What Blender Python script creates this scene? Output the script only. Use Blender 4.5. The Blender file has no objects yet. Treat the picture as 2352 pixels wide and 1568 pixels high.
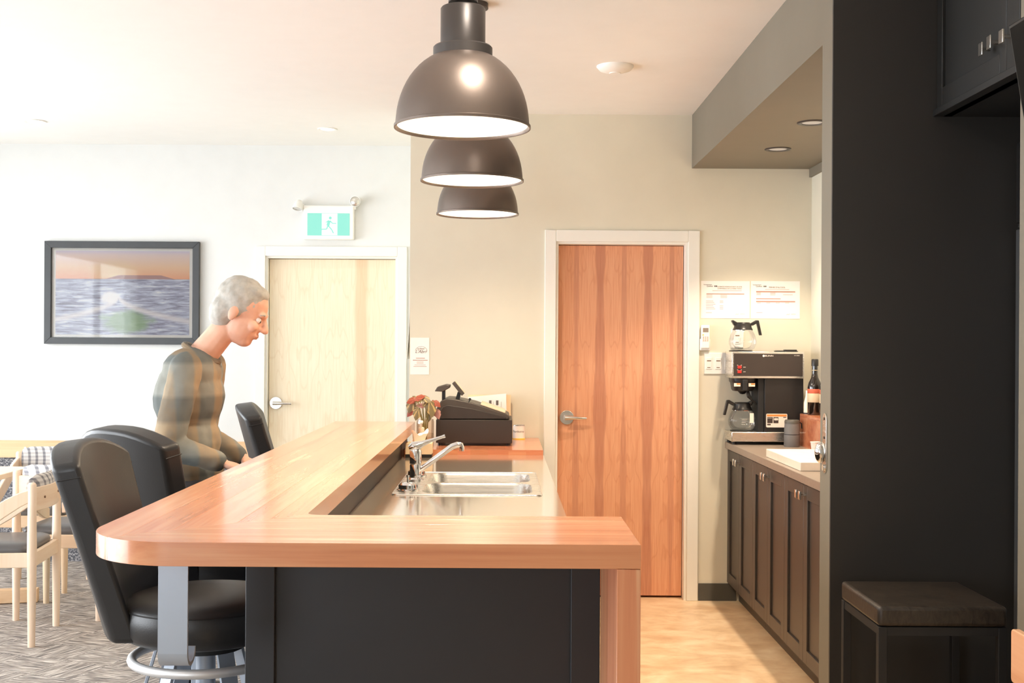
import bpy, bmesh, math, random
from mathutils import Vector, Matrix, Euler

PI = math.pi
random.seed(7)
sc = bpy.context.scene
COL = sc.collection

# ------------------------------------------------------------------ camera
FPX, CAM_H = 2750.0, 1.47
cam_d = bpy.data.cameras.new('camera')
cam_d.sensor_fit = 'HORIZONTAL'
cam_d.sensor_width = 36.0
cam_d.lens = FPX / 2352 * 36.0
cam_d.shift_x = (1176 - 1156) / 2352
cam_d.shift_y = (795 - 784) / 2352
cam_d.clip_start = 0.05
cam = bpy.data.objects.new('camera', cam_d)
COL.objects.link(cam)
cam.matrix_world = Matrix.Translation((0, 0, CAM_H)) @ Matrix.Rotation(PI/2, 4, 'X') @ Matrix.Rotation(0.006, 4, 'Z')
sc.camera = cam

# ------------------------------------------------------------------ view, world, daylight
vs = sc.view_settings
vs.view_transform = 'Standard'
try: vs.look = 'None'
except Exception: pass
vs.exposure = 0.40
vs.gamma = 1.0
vs.use_curve_mapping = False
sc.cycles.use_denoising = True
sc.cycles.max_bounces = 10
sc.cycles.transparent_max_bounces = 16
sc.cycles.diffuse_bounces = 6
sc.cycles.sample_clamp_indirect = 6.0
sc.cycles.caustics_reflective = False
sc.cycles.caustics_refractive = False

SKY = 8.9
world = bpy.data.worlds.new('sky')
sc.world = world
world.use_nodes = True
bg = world.node_tree.nodes['Background']
bg.inputs['Color'].default_value = (0.90, 0.95, 1.0, 1)
bg.inputs['Strength'].default_value = SKY

CEIL = 2.82
XL, XR, YF, YB = -4.6, 2.5, -3.4, 8.1
# window openings: (wall, a0, a1, z0, z1)
WIN_LEFT = [(1.0, 3.9, 0.25, 2.45), (4.4, 7.6, 0.25, 2.45)]
WIN_FRONT = [(-4.2, -2.4, 0.3, 2.4)]

def portal(name, loc, rot, w, h):
    l = bpy.data.lights.new(name, 'AREA')
    l.shape = 'RECTANGLE'; l.size = w; l.size_y = h
    l.cycles.is_portal = True
    o = bpy.data.objects.new(name, l); COL.objects.link(o)
    o.location = loc; o.rotation_euler = rot
for a0, a1, z0, z1 in WIN_LEFT:
    portal('window_daylight', (XL - 0.10, (a0+a1)/2, (z0+z1)/2), (0, -PI/2, 0), z1-z0, a1-a0)
for a0, a1, z0, z1 in WIN_FRONT:
    portal('window_daylight', ((a0+a1)/2, YF - 0.10, (z0+z1)/2), (PI/2, 0, 0), a1-a0, z1-z0)

# ------------------------------------------------------------------ helpers: materials
def S(r, g, b):
    f = lambda c: (c/255)/12.92 if c/255 <= 0.04045 else ((c/255 + 0.055)/1.055)**2.4
    return (f(r), f(g), f(b), 1.0)

MATS = {}
class NT:
    def __init__(s, name):
        m = bpy.data.materials.new(name); m.use_nodes = True
        s.m = m; s.t = m.node_tree; s.n = s.t.nodes; s.l = s.t.links
        s.p = s.n['Principled BSDF']; s.out = s.n['Material Output']
    def node(s, typ, **kw):
        n = s.n.new(typ)
        for k, v in kw.items(): setattr(n, k, v)
        return n
    def set(s, sock, v):
        if isinstance(v, bpy.types.NodeSocket): s.l.new(v, sock)
        else: sock.default_value = v
    def math(s, op, a, b=None, c=None, clamp=False):
        n = s.node('ShaderNodeMath', operation=op, use_clamp=clamp)
        s.set(n.inputs[0], a)
        if b is not None: s.set(n.inputs[1], b)
        if c is not None: s.set(n.inputs[2], c)
        return n.outputs[0]
    def coord(s, which='Object'):
        return s.node('ShaderNodeTexCoord').outputs[which]
    def mapping(s, vec, scale=(1,1,1), loc=(0,0,0), rot=(0,0,0)):
        n = s.node('ShaderNodeMapping')
        s.l.new(vec, n.inputs[0]); s.set(n.inputs[1], loc); s.set(n.inputs[2], rot); s.set(n.inputs[3], scale)
        return n.outputs[0]
    def noise(s, vec, scale=5, detail=4, rough=0.55, dist=0.0):
        n = s.node('ShaderNodeTexNoise')
        s.l.new(vec, n.inputs['Vector']); s.set(n.inputs['Scale'], scale); s.set(n.inputs['Detail'], detail)
        s.set(n.inputs['Roughness'], rough); s.set(n.inputs['Distortion'], dist)
        return n.outputs[0]
    def sep(s, vec):
        n = s.node('ShaderNodeSeparateXYZ'); s.l.new(vec, n.inputs[0]); return n.outputs
    def comb(s, x, y, z):
        n = s.node('ShaderNodeCombineXYZ')
        for i, v in enumerate((x, y, z)): s.set(n.inputs[i], v)
        return n.outputs[0]
    def ramp(s, fac, stops, interp='LINEAR'):
        n = s.node('ShaderNodeValToRGB'); n.color_ramp.interpolation = interp
        el = n.color_ramp.elements
        while len(el) < len(stops): el.new(0.5)
        for e, (p, c) in zip(el, stops): e.position = p; e.color = c
        s.l.new(fac, n.inputs[0]); return n.outputs[0]
    def mix(s, fac, a, b, blend='MIX'):
        n = s.node('ShaderNodeMix', data_type='RGBA', blend_type=blend)
        s.set(n.inputs[0], fac); s.set(n.inputs[6], a); s.set(n.inputs[7], b)
        return n.outputs[2]
    def maprange(s, v, a, b, c=0.0, d=1.0):
        n = s.node('ShaderNodeMapRange'); n.clamp = True
        s.set(n.inputs[0], v); s.set(n.inputs[1], a); s.set(n.inputs[2], b); s.set(n.inputs[3], c); s.set(n.inputs[4], d)
        return n.outputs[0]
    def bump(s, h, strength=0.2, dist=0.01):
        n = s.node('ShaderNodeBump'); s.set(n.inputs['Strength'], strength); s.set(n.inputs['Distance'], dist)
        s.l.new(h, n.inputs['Height']); s.l.new(n.outputs[0], s.p.inputs['Normal'])
    def done(s, col=None, rough=None, metal=None, spec=None, coat=None):
        if col is not None: s.set(s.p.inputs['Base Color'], col)
        if rough is not None: s.set(s.p.inputs['Roughness'], rough)
        if metal is not None: s.set(s.p.inputs['Metallic'], metal)
        if spec is not None: s.set(s.p.inputs['Specular IOR Level'], spec)
        if coat is not None: s.set(s.p.inputs['Coat Weight'], coat); s.p.inputs['Coat Roughness'].default_value = 0.12
        MATS[s.m.name] = s.m
        return s.m

def plain(name, col, rough=0.5, metal=0.0, var=0.06, scale=8, bump=0.0, bscale=200, spec=0.5, coat=None):
    t = NT(name); v = t.coord()
    n = t.noise(v, scale, 3)
    k = t.maprange(n, 0.3, 0.7, 1-var, 1+var)
    c = t.mix(1.0, col, t.comb(k, k, k), 'MULTIPLY')
    if bump: t.bump(t.noise(v, bscale, 2), bump, 0.002)
    return t.done(c, rough, metal, spec, coat)

def emit(name, col, strength):
    t = NT(name)
    t.p.inputs['Base Color'].default_value = (0.05, 0.05, 0.05, 1)
    t.p.inputs['Emission Color'].default_value = col
    t.p.inputs['Emission Strength'].default_value = strength
    return t.done()

def thin_glass(name, tint=(1,1,1,1), refl=1.0):
    t = NT(name); t.n.remove(t.p)
    tr = t.node('ShaderNodeBsdfTransparent'); tr.inputs[0].default_value = tint
    gl = t.node('ShaderNodeBsdfGlossy'); gl.inputs['Roughness'].default_value = 0.03
    fr = t.node('ShaderNodeFresnel'); fr.inputs[0].default_value = 1.45
    mx = t.node('ShaderNodeMixShader')
    t.l.new(t.math('MULTIPLY', fr.outputs[0], refl, clamp=True), mx.inputs[0])
    t.l.new(tr.outputs[0], mx.inputs[1]); t.l.new(gl.outputs[0], mx.inputs[2]); t.l.new(mx.outputs[0], t.out.inputs[0])
    MATS[name] = t.m
    return t.m

def wood(name, axis, light, mid, dark, sap=None, rough=0.3, scale=1.0, coat=None, sapamt=0.0):
    """grain running along axis (0 x, 1 y, 2 z); colour and figure vary by object"""
    t = NT(name); v = t.coord()
    info = t.node('ShaderNodeObjectInfo').outputs['Random']
    off = t.math('MULTIPLY', info, 37.0)
    v = t.node('ShaderNodeVectorMath', operation='ADD')
    t.l.new(t.coord(), v.inputs[0]); t.l.new(t.comb(off, off, off), v.inputs[1]); v = v.outputs[0]
    sa = [9.0*scale]*3; sa[axis] = 0.55*scale
    sb = [60.0*scale]*3; sb[axis] = 1.6*scale
    a = t.noise(t.mapping(v, tuple(sa)), 1.0, 5, 0.6, 0.6)
    b = t.noise(t.mapping(v, tuple(sb)), 1.0, 4, 0.6, 0.2)
    f = t.math('ADD', t.math('MULTIPLY', a, 0.72), t.math('MULTIPLY', b, 0.28))
    c = t.ramp(f, [(0.30, dark), (0.47, mid), (0.68, light)])
    k = t.maprange(info, 0, 1, 0.93, 1.06)
    c = t.mix(1.0, c, t.comb(k, k, t.math('MULTIPLY', k, k)), 'MULTIPLY')
    if sap is not None:
        sc_ = [14.0*scale]*3; sc_[axis] = 0.9*scale
        sn = t.noise(t.mapping(v, tuple(sc_), (3.3, 1.7, 5.1)), 1.0, 2, 0.5, 0.3)
        c = t.mix(t.maprange(sn, 0.63 - sapamt, 0.70 - sapamt, 0.0, 0.75), c, sap)
    t.bump(b, 0.03, 0.001)
    return t.done(c, rough, 0.0, 0.5, coat)

# ------------------------------------------------------------------ helpers: meshes
class MB:
    def __init__(s): s.v = []; s.f = []
    def add(s, vs_, fs_):
        o = len(s.v); s.v += [tuple(p) for p in vs_]; s.f += [tuple(i+o for i in f) for f in fs_]; return s
    def box(s, x0, x1, y0, y1, z0, z1):
        return s.add([(x0,y0,z0),(x1,y0,z0),(x1,y1,z0),(x0,y1,z0),(x0,y0,z1),(x1,y0,z1),(x1,y1,z1),(x0,y1,z1)],
                     [(0,3,2,1),(4,5,6,7),(0,1,5,4),(1,2,6,5),(2,3,7,6),(3,0,4,7)])
    def obox(s, p0, p1, w, t, up=(0,0,1)):
        """bar from p0 to p1: w along side, t along the third direction"""
        p0, p1 = Vector(p0), Vector(p1); d = (p1-p0).normalized(); u = Vector(up)
        sd = d.cross(u)
        if sd.length < 1e-5: sd = d.cross(Vector((1,0,0)))
        sd.normalize(); th = sd.cross(d).normalized()
        vs_ = []
        for p in (p0, p1):
            for a, b in ((-1,-1),(1,-1),(1,1),(-1,1)): vs_.append(p + sd*a*w/2 + th*b*t/2)
        return s.add(vs_, [(0,1,2,3)[::-1],(4,5,6,7),(0,1,5,4),(1,2,6,5),(2,3,7,6),(3,0,4,7)])
    def tube(s, pts, rad, n=10, closed=False, caps=True):
        pts = [Vector(p) for p in pts]; m = len(pts)
        rads = rad if isinstance(rad, (list, tuple)) else [rad]*m
        rings = []; prev = None
        for i, p in enumerate(pts):
            if closed: d = pts[(i+1)%m] - pts[i-1]
            elif i == 0: d = pts[1]-p
            elif i == m-1: d = p-pts[i-1]
            else: d = pts[i+1]-pts[i-1]
            d.normalize()
            if prev is None:
                a = Vector((0,0,1)) if abs(d.z) < 0.9 else Vector((1,0,0))
                x = d.cross(a).normalized()
            else:
                x = (prev - d*prev.dot(d)).normalized()
            prev = x; y = d.cross(x)
            rings.append([p + (x*math.cos(k*2*PI/n) + y*math.sin(k*2*PI/n))*rads[i] for k in range(n)])
        vs_ = [q for r in rings for q in r]; fs_ = []
        for i in range(m if closed else m-1):
            j = (i+1) % m
            for k in range(n):
                fs_.append((i*n+k, i*n+(k+1)%n, j*n+(k+1)%n, j*n+k))
        if not closed and caps:
            fs_.append(tuple(range(n))[::-1]); fs_.append(tuple((m-1)*n+k for k in range(n)))
        return s.add(vs_, fs_)
    def cyl(s, p0, p1, r0, r1=None, n=20):
        return s.tube([p0, p1], [r0, r0 if r1 is None else r1], n)
    def lathe(s, prof, n=32, c=(0,0,0), closed=False):
        vs_ = []; fs_ = []; m = len(prof); idx = []
        for r, z in prof:
            if r < 1e-6: idx.append([len(vs_)]*n); vs_.append((c[0], c[1], c[2]+z))
            else:
                idx.append([len(vs_)+k for k in range(n)])
                vs_ += [(c[0]+r*math.cos(k*2*PI/n), c[1]+r*math.sin(k*2*PI/n), c[2]+z) for k in range(n)]
        for i in range(m if closed else m-1):
            a, b = idx[i], idx[(i+1)%m]
            for k in range(n):
                q = [a[k], a[(k+1)%n], b[(k+1)%n], b[k]]; u = []
                for x in q:
                    if x not in u: u.append(x)
                if len(u) > 2: fs_.append(tuple(u))
        return s.add(vs_, fs_)
    def prism(s, poly, a0, a1, axis='z'):
        n = len(poly)
        f = {'z': lambda p, a: (p[0], p[1], a), 'y': lambda p, a: (p[0], a, p[1]), 'x': lambda p, a: (a, p[0], p[1])}[axis]
        vs_ = [f(p, a0) for p in poly] + [f(p, a1) for p in poly]
        fs_ = [tuple(range(n))[::-1], tuple(range(n, 2*n))] + [(i, (i+1)%n, n+(i+1)%n, n+i) for i in range(n)]
        return s.add(vs_, fs_)
    def ball(s, c, r, ax=None, nu=16, nv=10):
        c = Vector(c); r = (r,)*3 if isinstance(r, (int, float)) else r
        ax = ax or (Vector((1,0,0)), Vector((0,1,0)), Vector((0,0,1)))
        vs_ = [c - ax[2]*r[2]]; fs_ = []
        for j in range(1, nv):
            t = -PI/2 + PI*j/nv
            for k in range(nu):
                a = 2*PI*k/nu
                vs_.append(c + ax[0]*r[0]*math.cos(t)*math.cos(a) + ax[1]*r[1]*math.cos(t)*math.sin(a) + ax[2]*r[2]*math.sin(t))
        vs_.append(c + ax[2]*r[2]); L = len(vs_)-1
        for k in range(nu): fs_.append((0, 1+(k+1)%nu, 1+k))
        for j in range(nv-2):
            for k in range(nu):
                a = 1+j*nu; fs_.append((a+k, a+(k+1)%nu, a+nu+(k+1)%nu, a+nu+k))
        a = 1+(nv-2)*nu
        for k in range(nu): fs_.append((a+k, a+(k+1)%nu, L))
        return s.add(vs_, fs_)
    def capsule(s, p0, p1, r0, r1, n=14):
        p0, p1 = Vector(p0), Vector(p1)
        s.cyl(p0, p1, r0, r1, n); s.ball(p0, r0, nu=n); s.ball(p1, r1, nu=n); return s
    def loops(s, rings, cap0=True, cap1=True, closed=True):
        n = len(rings[0]); vs_ = [p for r in rings for p in r]; fs_ = []
        for i in range(len(rings)-1):
            for k in range(n if closed else n-1):
                fs_.append((i*n+k, i*n+(k+1)%n, (i+1)*n+(k+1)%n, (i+1)*n+k))
        if cap0: fs_.append(tuple(range(n))[::-1])
        if cap1: fs_.append(tuple((len(rings)-1)*n+k for k in range(n)))
        return s.add(vs_, fs_)
    def xform(s, M):
        s.v = [tuple(M @ Vector(p)) for p in s.v]; return s
    def mesh(s, name):
        me = bpy.data.meshes.new(name); me.from_pydata(s.v, [], s.f)
        bm = bmesh.new(); bm.from_mesh(me); bmesh.ops.recalc_face_normals(bm, faces=bm.faces); bm.to_mesh(me); bm.free()
        return me
    def build(s, name, mat, parent=None, bevel=0.0, seg=2, smooth=True, ang=38, sub=0, loc=None, rot=None):
        me = s.mesh(name)
        me.materials.append(mat)
        if smooth:
            me.polygons.foreach_set('use_smooth', [True]*len(me.polygons))
            me.set_sharp_from_angle(angle=math.radians(ang))
        o = bpy.data.objects.new(name, me); COL.objects.link(o)
        if parent is not None: o.parent = parent
        if loc is not None: o.location = loc
        if rot is not None: o.rotation_euler = rot
        if bevel:
            b = o.modifiers.new('bevel', 'BEVEL'); b.width = bevel; b.segments = seg; b.limit_method = 'ANGLE'; b.angle_limit = math.radians(35)
        if sub:
            b = o.modifiers.new('sub', 'SUBSURF'); b.levels = sub; b.render_levels = sub
        return o

def tag(o, label=None, cat=None, group=None, kind=None):
    if label: o['label'] = label
    if cat: o['category'] = cat
    if group: o['group'] = group
    if kind: o['kind'] = kind
    return o
def thing(name, label, cat, loc=(0,0,0), rotz=0.0, group=None):
    o = bpy.data.objects.new(name, None); COL.objects.link(o)
    o.empty_display_size = 0.05; o.location = loc; o.rotation_euler = (0, 0, rotz)
    return tag(o, label, cat, group)
def struct(mb, name, mat, parent=None, bevel=0.0):
    o = mb.build(name, mat, parent, bevel, smooth=False)
    if parent is None: tag(o, kind='structure')
    return o
def copy_tree(o, parent=None):
    c = o.copy(); COL.objects.link(c); c.parent = parent
    for ch in list(o.children): copy_tree(ch, c)
    return c
def bake(o):
    """freeze modifiers into the mesh"""
    dg = bpy.context.evaluated_depsgraph_get(); dg.update()
    me = bpy.data.meshes.new_from_object(o.evaluated_get(dg))
    o.modifiers.clear(); o.data = me
    return o
def text(body, size, loc, mat, parent, name='lettering', rot=(PI/2,0,0), align='CENTER', shear=0.0, thick=0.0004, width=1.0):
    cu = bpy.data.curves.new('t', 'FONT'); cu.body = body; cu.size = size; cu.align_x = align; cu.align_y = 'CENTER'
    cu.shear = shear; cu.extrude = thick; cu.resolution_u = 3
    t = bpy.data.objects.new('t', cu); COL.objects.link(t)
    dg = bpy.context.evaluated_depsgraph_get(); dg.update()
    me = bpy.data.meshes.new_from_object(t.evaluated_get(dg))
    bpy.data.objects.remove(t)
    me.materials.clear(); me.materials.append(mat); me.name = name
    o = bpy.data.objects.new(name, me); COL.objects.link(o); o.parent = parent
    o.location = loc; o.rotation_euler = rot; o.scale = (width, 1, 1)
    return o
def rrect(x0, x1, y0, y1, r, n=6):
    pts = []
    for cx, cy, a in ((x1-r, y1-r, 0), (x0+r, y1-r, PI/2), (x0+r, y0+r, PI), (x1-r, y0+r, 1.5*PI)):
        for k in range(n+1):
            t = a + PI/2*k/n; pts.append((cx+r*math.cos(t), cy+r*math.sin(t)))
    return pts

# ------------------------------------------------------------------ materials
M_wall_warm = plain('cream_wall_paint', S(219, 214, 196), 0.7, var=0.015, bump=0.05, bscale=300)
M_wall_white = plain('white_wall_paint', S(224, 225, 223), 0.7, var=0.015, bump=0.05, bscale=300)
M_ceil = plain('ceiling_paint', S(238, 236, 231), 0.8, var=0.01)
M_grey = plain('taupe_grey_paint', S(120, 113, 99), 0.6, var=0.02)
M_char = plain('charcoal_paint', S(44, 42, 40), 0.55, var=0.05, scale=2)
M_trim = plain('white_trim_paint', S(236, 234, 226), 0.45, var=0.01)
M_base = plain('dark_vinyl_base', S(82, 80, 74), 0.5)
M_black = plain('black_plastic', S(30, 29, 29), 0.35)
M_blackmat = plain('black_matte_metal', S(26, 26, 27), 0.6)
M_chrome = plain('chrome', (0.82, 0.82, 0.82, 1), 0.06, 1.0, var=0.0)
M_nickel = plain('satin_nickel', (0.72, 0.70, 0.66, 1), 0.25, 1.0, var=0.02)
M_white = plain('white_plastic', S(240, 238, 232), 0.35, var=0.01)
M_paper = plain('white_paper', S(246, 243, 238), 0.8, var=0.01)
M_ink = plain('brown_ink', S(128, 98, 80), 0.8)
M_inkd = plain('grey_ink', S(110, 100, 95), 0.8)
M_inkr = plain('rose_ink', S(188, 140, 124), 0.8)
M_glass = thin_glass('clear_glass', refl=0.55)
M_bottleglass = plain('dark_bottle_glass', S(24, 18, 14), 0.08, coat=1.0)

def steel():
    t = NT('brushed_steel'); v = t.coord()
    n = t.noise(t.mapping(v, (4, 120, 120)), 1.0, 3)
    t.bump(n, 0.01, 0.0005)
    return t.done((0.74, 0.72, 0.68, 1), t.maprange(n, 0.2, 0.8, 0.22, 0.32), 1.0)
M_steel = steel()
M_satin = plain('satin_silver', (0.80, 0.80, 0.80, 1), 0.42, 0.6, var=0.02)
M_bluegrey = plain('silver_painted_steel', S(176, 186, 200), 0.38, 0.35, var=0.02)

M_barY = wood('bar_wood_long', 1, S(232, 176, 134), S(216, 146, 106), S(188, 112, 78), S(246, 208, 164), 0.24, coat=0.5, sapamt=0.0)
M_barX = wood('bar_wood_cross', 0, S(232, 176, 134), S(216, 146, 106), S(188, 112, 78), S(246, 208, 164), 0.24, coat=0.5, sapamt=0.02)
M_barZ = wood('bar_wood_upright', 2, S(228, 170, 130), S(212, 142, 104), S(188, 116, 84), S(236, 206, 168), 0.35)
M_beech = wood('pale_beech', 2, S(248, 228, 204), S(243, 217, 188), S(234, 202, 170), None, 0.4)
M_beechX = wood('pale_beech_rail', 0, S(248, 228, 204), S(243, 217, 188), S(234, 202, 170), None, 0.4)
M_pine = wood('pine_rail', 0, S(238, 206, 168), S(230, 192, 150), S(212, 168, 126), None, 0.5)

def veneer_red():
    t = NT('red_birch_veneer'); x, y, z = t.sep(t.coord())
    xm = t.math('PINGPONG', t.math('ADD', x, 5.16), 0.140)
    warp = t.noise(t.comb(t.math('MULTIPLY', xm, 2.0), 0.0, t.math('MULTIPLY', z, 1.3)), 1.0, 2)
    w = t.math('ADD', xm, t.math('MULTIPLY', t.math('SUBTRACT', warp, 0.5), 0.09))
    heart = t.math('ADD', t.maprange(w, 0.022, 0.030, 1.0, 0.0), t.maprange(w, 0.122, 0.130, 0.0, 0.7), clamp=True)
    ring = t.noise(t.comb(t.math('MULTIPLY', xm, 9.0), 0.0, t.math('MULTIPLY', z, 2.0)), 1.0, 2)
    cath = t.math('PINGPONG', t.math('MULTIPLY', ring, 14.0), 1.0)
    line = t.math('MULTIPLY', t.maprange(cath, 0.80, 1.0, 0.0, 0.35), 1.0)
    fine = t.noise(t.mapping(t.comb(xm, 0.0, z), (160, 1, 4)), 1.0, 3)
    base = t.ramp(fine, [(0.3, S(214, 150, 114)), (0.7, S(228, 172, 136))])
    c = t.mix(line, base, S(196, 130, 94))
    c = t.mix(t.math('MULTIPLY', heart, 0.75), c, t.ramp(fine, [(0.3, S(172, 110, 86)), (0.7, S(198, 138, 110))]))
    return t.done(c, 0.38, 0, 0.4)
M_ven_red = veneer_red()
def veneer_pale():
    t = NT('pale_birch_veneer'); x, y, z = t.sep(t.coord())
    xm = t.math('PINGPONG', t.math('ADD', x, 5.03), 0.22)
    ring = t.noise(t.comb(t.math('MULTIPLY', xm, 6.0), 0.0, t.math('MULTIPLY', z, 1.1)), 1.0, 2)
    cath = t.math('PINGPONG', t.math('MULTIPLY', ring, 18.0), 1.0)
    line = t.maprange(cath, 0.8, 1.0, 0.0, 0.30)
    fine = t.noise(t.mapping(t.comb(xm, 0.0, z), (140, 1, 4)), 1.0, 3)
    base = t.ramp(fine, [(0.3, S(234, 216, 186)), (0.7, S(244, 230, 204))])
    c = t.mix(line, base, S(222, 194, 156))
    wob = t.math('MULTIPLY', t.math('SUBTRACT', t.noise(t.comb(0.0, 0.0, z), 2.0, 2), 0.5), 0.05)
    dx = t.math('ABSOLUTE', t.math('ADD', t.math('SUBTRACT', x, 0.20), wob))
    c = t.mix(t.maprange(dx, 0.030, 0.052, 0.5, 0.0), c, S(222, 176, 132))
    return t.done(c, 0.4, 0, 0.4)
M_ven_pale = veneer_pale()

def carpet():
    t = NT('streaky_loop_carpet'); v = t.coord(); x, y, z = t.sep(v)
    ck = t.node('ShaderNodeTexChecker'); t.l.new(t.mapping(v, (1,1,1), rot=(0,0,0.35)), ck.inputs[0]); ck.inputs['Scale'].default_value = 4.2
    a = t.noise(t.mapping(t.mapping(v, rot=(0,0,-1.05)), (7, 110, 1)), 1.0, 3, 0.65)
    b = t.noise(t.mapping(t.mapping(v, rot=(0,0,0.30)), (7, 110, 1)), 1.0, 3, 0.65)
    m = t.mix(ck.outputs['Fac'], t.comb(a,a,a), t.comb(b,b,b))
    f = t.sep(m)[0]
    c = t.ramp(f, [(0.36, S(96, 92, 92)), (0.46, S(140, 132, 126)), (0.54, S(172, 162, 152)), (0.64, S(222, 214, 206))])
    t.bump(f, 0.5, 0.004)
    return t.done(c, 0.95, 0, 0.1)
M_carpet = carpet()
def vinyl():
    t = NT('mottled_tan_vinyl'); v = t.coord()
    a = t.noise(t.mapping(v, (3, 5, 1)), 1.2, 5, 0.65, 0.5)
    b = t.noise(v, 9.0, 4, 0.6)
    f = t.math('ADD', t.math('MULTIPLY', a, 0.7), t.math('MULTIPLY', b, 0.3))
    c = t.ramp(f, [(0.32, S(196, 160, 122)), (0.5, S(224, 194, 156)), (0.66, S(240, 218, 184))])
    return t.done(c, t.maprange(b, 0.3, 0.7, 0.28, 0.42), 0, 0.45)
M_vinyl = vinyl()
def laminate():
    t = NT('glossy_stone_laminate'); v = t.coord()
    n = t.noise(v, 160.0, 3)
    c = t.ramp(n, [(0.35, S(150, 138, 122)), (0.65, S(178, 166, 148))])
    return t.done(c, 0.10, 0, 0.7, coat=1.0)
M_lam = laminate()
M_lam2 = plain('grey_laminate_worktop', S(140, 128, 116), 0.3, var=0.08, scale=60)
def leather(name, col, r=0.38, b=0.12):
    t = NT(name); v = t.coord()
    n = t.node('ShaderNodeTexVoronoi'); t.l.new(v, n.inputs['Vector']); n.inputs['Scale'].default_value = 320
    k = t.maprange(t.noise(v, 6, 3), 0.3, 0.7, 0.9, 1.1)
    t.bump(n.outputs[0], b, 0.001)
    return t.done(t.mix(1.0, col, t.comb(k,k,k), 'MULTIPLY'), r, 0, 0.5)
M_leather = leather('black_leather', S(38, 37, 37))
M_seatvinyl = leather('grey_seat_vinyl', S(92, 90, 90), 0.35)
def tooled():
    t = NT('dark_grained_leather'); v = t.coord()
    n = t.noise(t.mapping(t.mapping(v, rot=(0,0,0.6)), (30, 110, 30)), 1.0, 4, 0.7, 0.8)
    t.bump(n, 0.4, 0.003)
    return t.done(t.ramp(n, [(0.35, S(34, 29, 25)), (0.7, S(62, 54, 46))]), 0.42, 0, 0.5)
M_tooled = tooled()
def weave():
    t = NT('grey_checked_fabric'); x, y, z = t.sep(t.coord())
    a = t.math('PINGPONG', t.math('MULTIPLY', t.math('ADD', x, y), 40.0), 1.0)
    b = t.math('PINGPONG', t.math('MULTIPLY', z, 90.0), 1.0)
    sa = t.maprange(a, 0.55, 0.75); sb = t.maprange(b, 0.35, 0.65)
    c = t.mix(sa, t.mix(sb, S(222, 219, 216), S(198, 195, 194)), t.mix(sb, S(158, 156, 158), S(130, 130, 136)))
    t.bump(b, 0.3, 0.002)
    return t.done(c, 0.9, 0, 0.15)
M_weave = weave()
def speckle():
    t = NT('blue_grey_carpet_dado'); v = t.coord()
    n = t.noise(t.mapping(v, (70, 1, 90)), 1.0, 3, 0.7)
    return t.done(t.ramp(n, [(0.4, S(70, 72, 80)), (0.52, S(120, 120, 124)), (0.64, S(188, 186, 186))]), 0.95)
M_dado = speckle()
M_shade = plain('bronze_lamp_metal', S(112, 100, 92), 0.40, 0.75, var=0.02)
M_shadecap = plain('dark_lamp_cap_metal', S(76, 71, 68), 0.36, 0.6, var=0.02)
M_reflector = plain('white_enamel', S(250, 246, 238), 0.4, var=0.0)
M_bulb = emit('lamp_glow', (1.0, 0.86, 0.66, 1), 30.0)
M_dl_glow = emit('downlight_glow', (1.0, 0.90, 0.78, 1), 9.0)
M_dl_soft = emit('halogen_glow', (1.0, 0.80, 0.62, 1), 0.35)
M_cab = plain('espresso_cabinet_paint', S(66, 60, 56), 0.42, var=0.04)
M_navy = plain('blue_black_cabinet_paint', S(34, 36, 41), 0.45, var=0.04)

# ------------------------------------------------------------------ the setting
FSPLIT = -0.607
struct(MB().box(XL-0.2, FSPLIT, YF-0.2, YB+0.2, -0.1, 0), 'floor_carpet', M_carpet)
struct(MB().box(FSPLIT, XR+0.2, YF-0.2, YB+0.2, -0.1, 0), 'floor', M_vinyl)
struct(MB().box(XL-0.2, XR+0.2, YF-0.2, YB+0.2, CEIL, CEIL+0.12), 'ceiling', M_ceil)

def wall_with_holes(name, mat, axis, c0, c1, a0, a1, z0, z1, holes):
    """axis: direction the wall runs; holes (a0,a1,z0,z1)"""
    mb = MB()
    def b(p0, p1, q0, q1):
        if p1-p0 < 1e-4 or q1-q0 < 1e-4: return
        if axis == 'x': mb.box(p0, p1, c0, c1, q0, q1)
        else: mb.box(c0, c1, p0, p1, q0, q1)
    cur = a0
    for h0, h1, g0, g1 in sorted(holes):
        b(cur, h0, z0, z1); b(h0, h1, z0, g0); b(h0, h1, g1, z1); cur = h1
    b(cur, a1, z0, z1)
    return struct(mb, name, mat)

WB = 6.96                      # face of the nearer back wall
D2 = (0.300, 1.075, 0.0, 2.085)       # opening of the red veneer door
D1 = (-1.615, -0.715, 0.0, 2.075)     # opening of the pale door
wall_with_holes('wall_back', M_wall_warm, 'x', WB, YB+0.2, -0.545, 2.0, 0, CEIL, [(D2[0], D2[1], 0.0, D2[3])])
wall_with_holes('wall_dining', M_wall_white, 'x', YB, YB+0.2, XL-0.2, -0.545, 0, CEIL, [(D1[0], D1[1], 0.0, D1[3])])
wall_with_holes('wall_left', M_wall_white, 'y', XL-0.2, XL, YF-0.2, YB, 0, CEIL, WIN_LEFT)
wall_with_holes('wall_front', M_wall_white, 'x', YF-0.2, YF, XL, XR+0.2, 0, CEIL, WIN_FRONT)
struct(MB().box(XR, XR+0.2, YF, 4.11, 0, CEIL), 'wall_right', M_wall_warm)
struct(MB().box(1.788, 2.0, 4.11, WB, 0, CEIL), 'wall_kitchen', M_wall_warm)
PX0, PY0, PY1 = 1.09, 3.975, 4.11
struct(MB().box(PX0, XR, PY0+0.012, PY1, 0, CEIL), 'wall_partition', M_grey)
struct(MB().box(PX0, XR, PY0, PY0+0.012, 0, CEIL), 'wall_alcove', M_char)
struct(MB().box(PX0, 1.788, PY1, WB, 2.51, CEIL), 'ceiling_soffit', M_grey)
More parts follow.
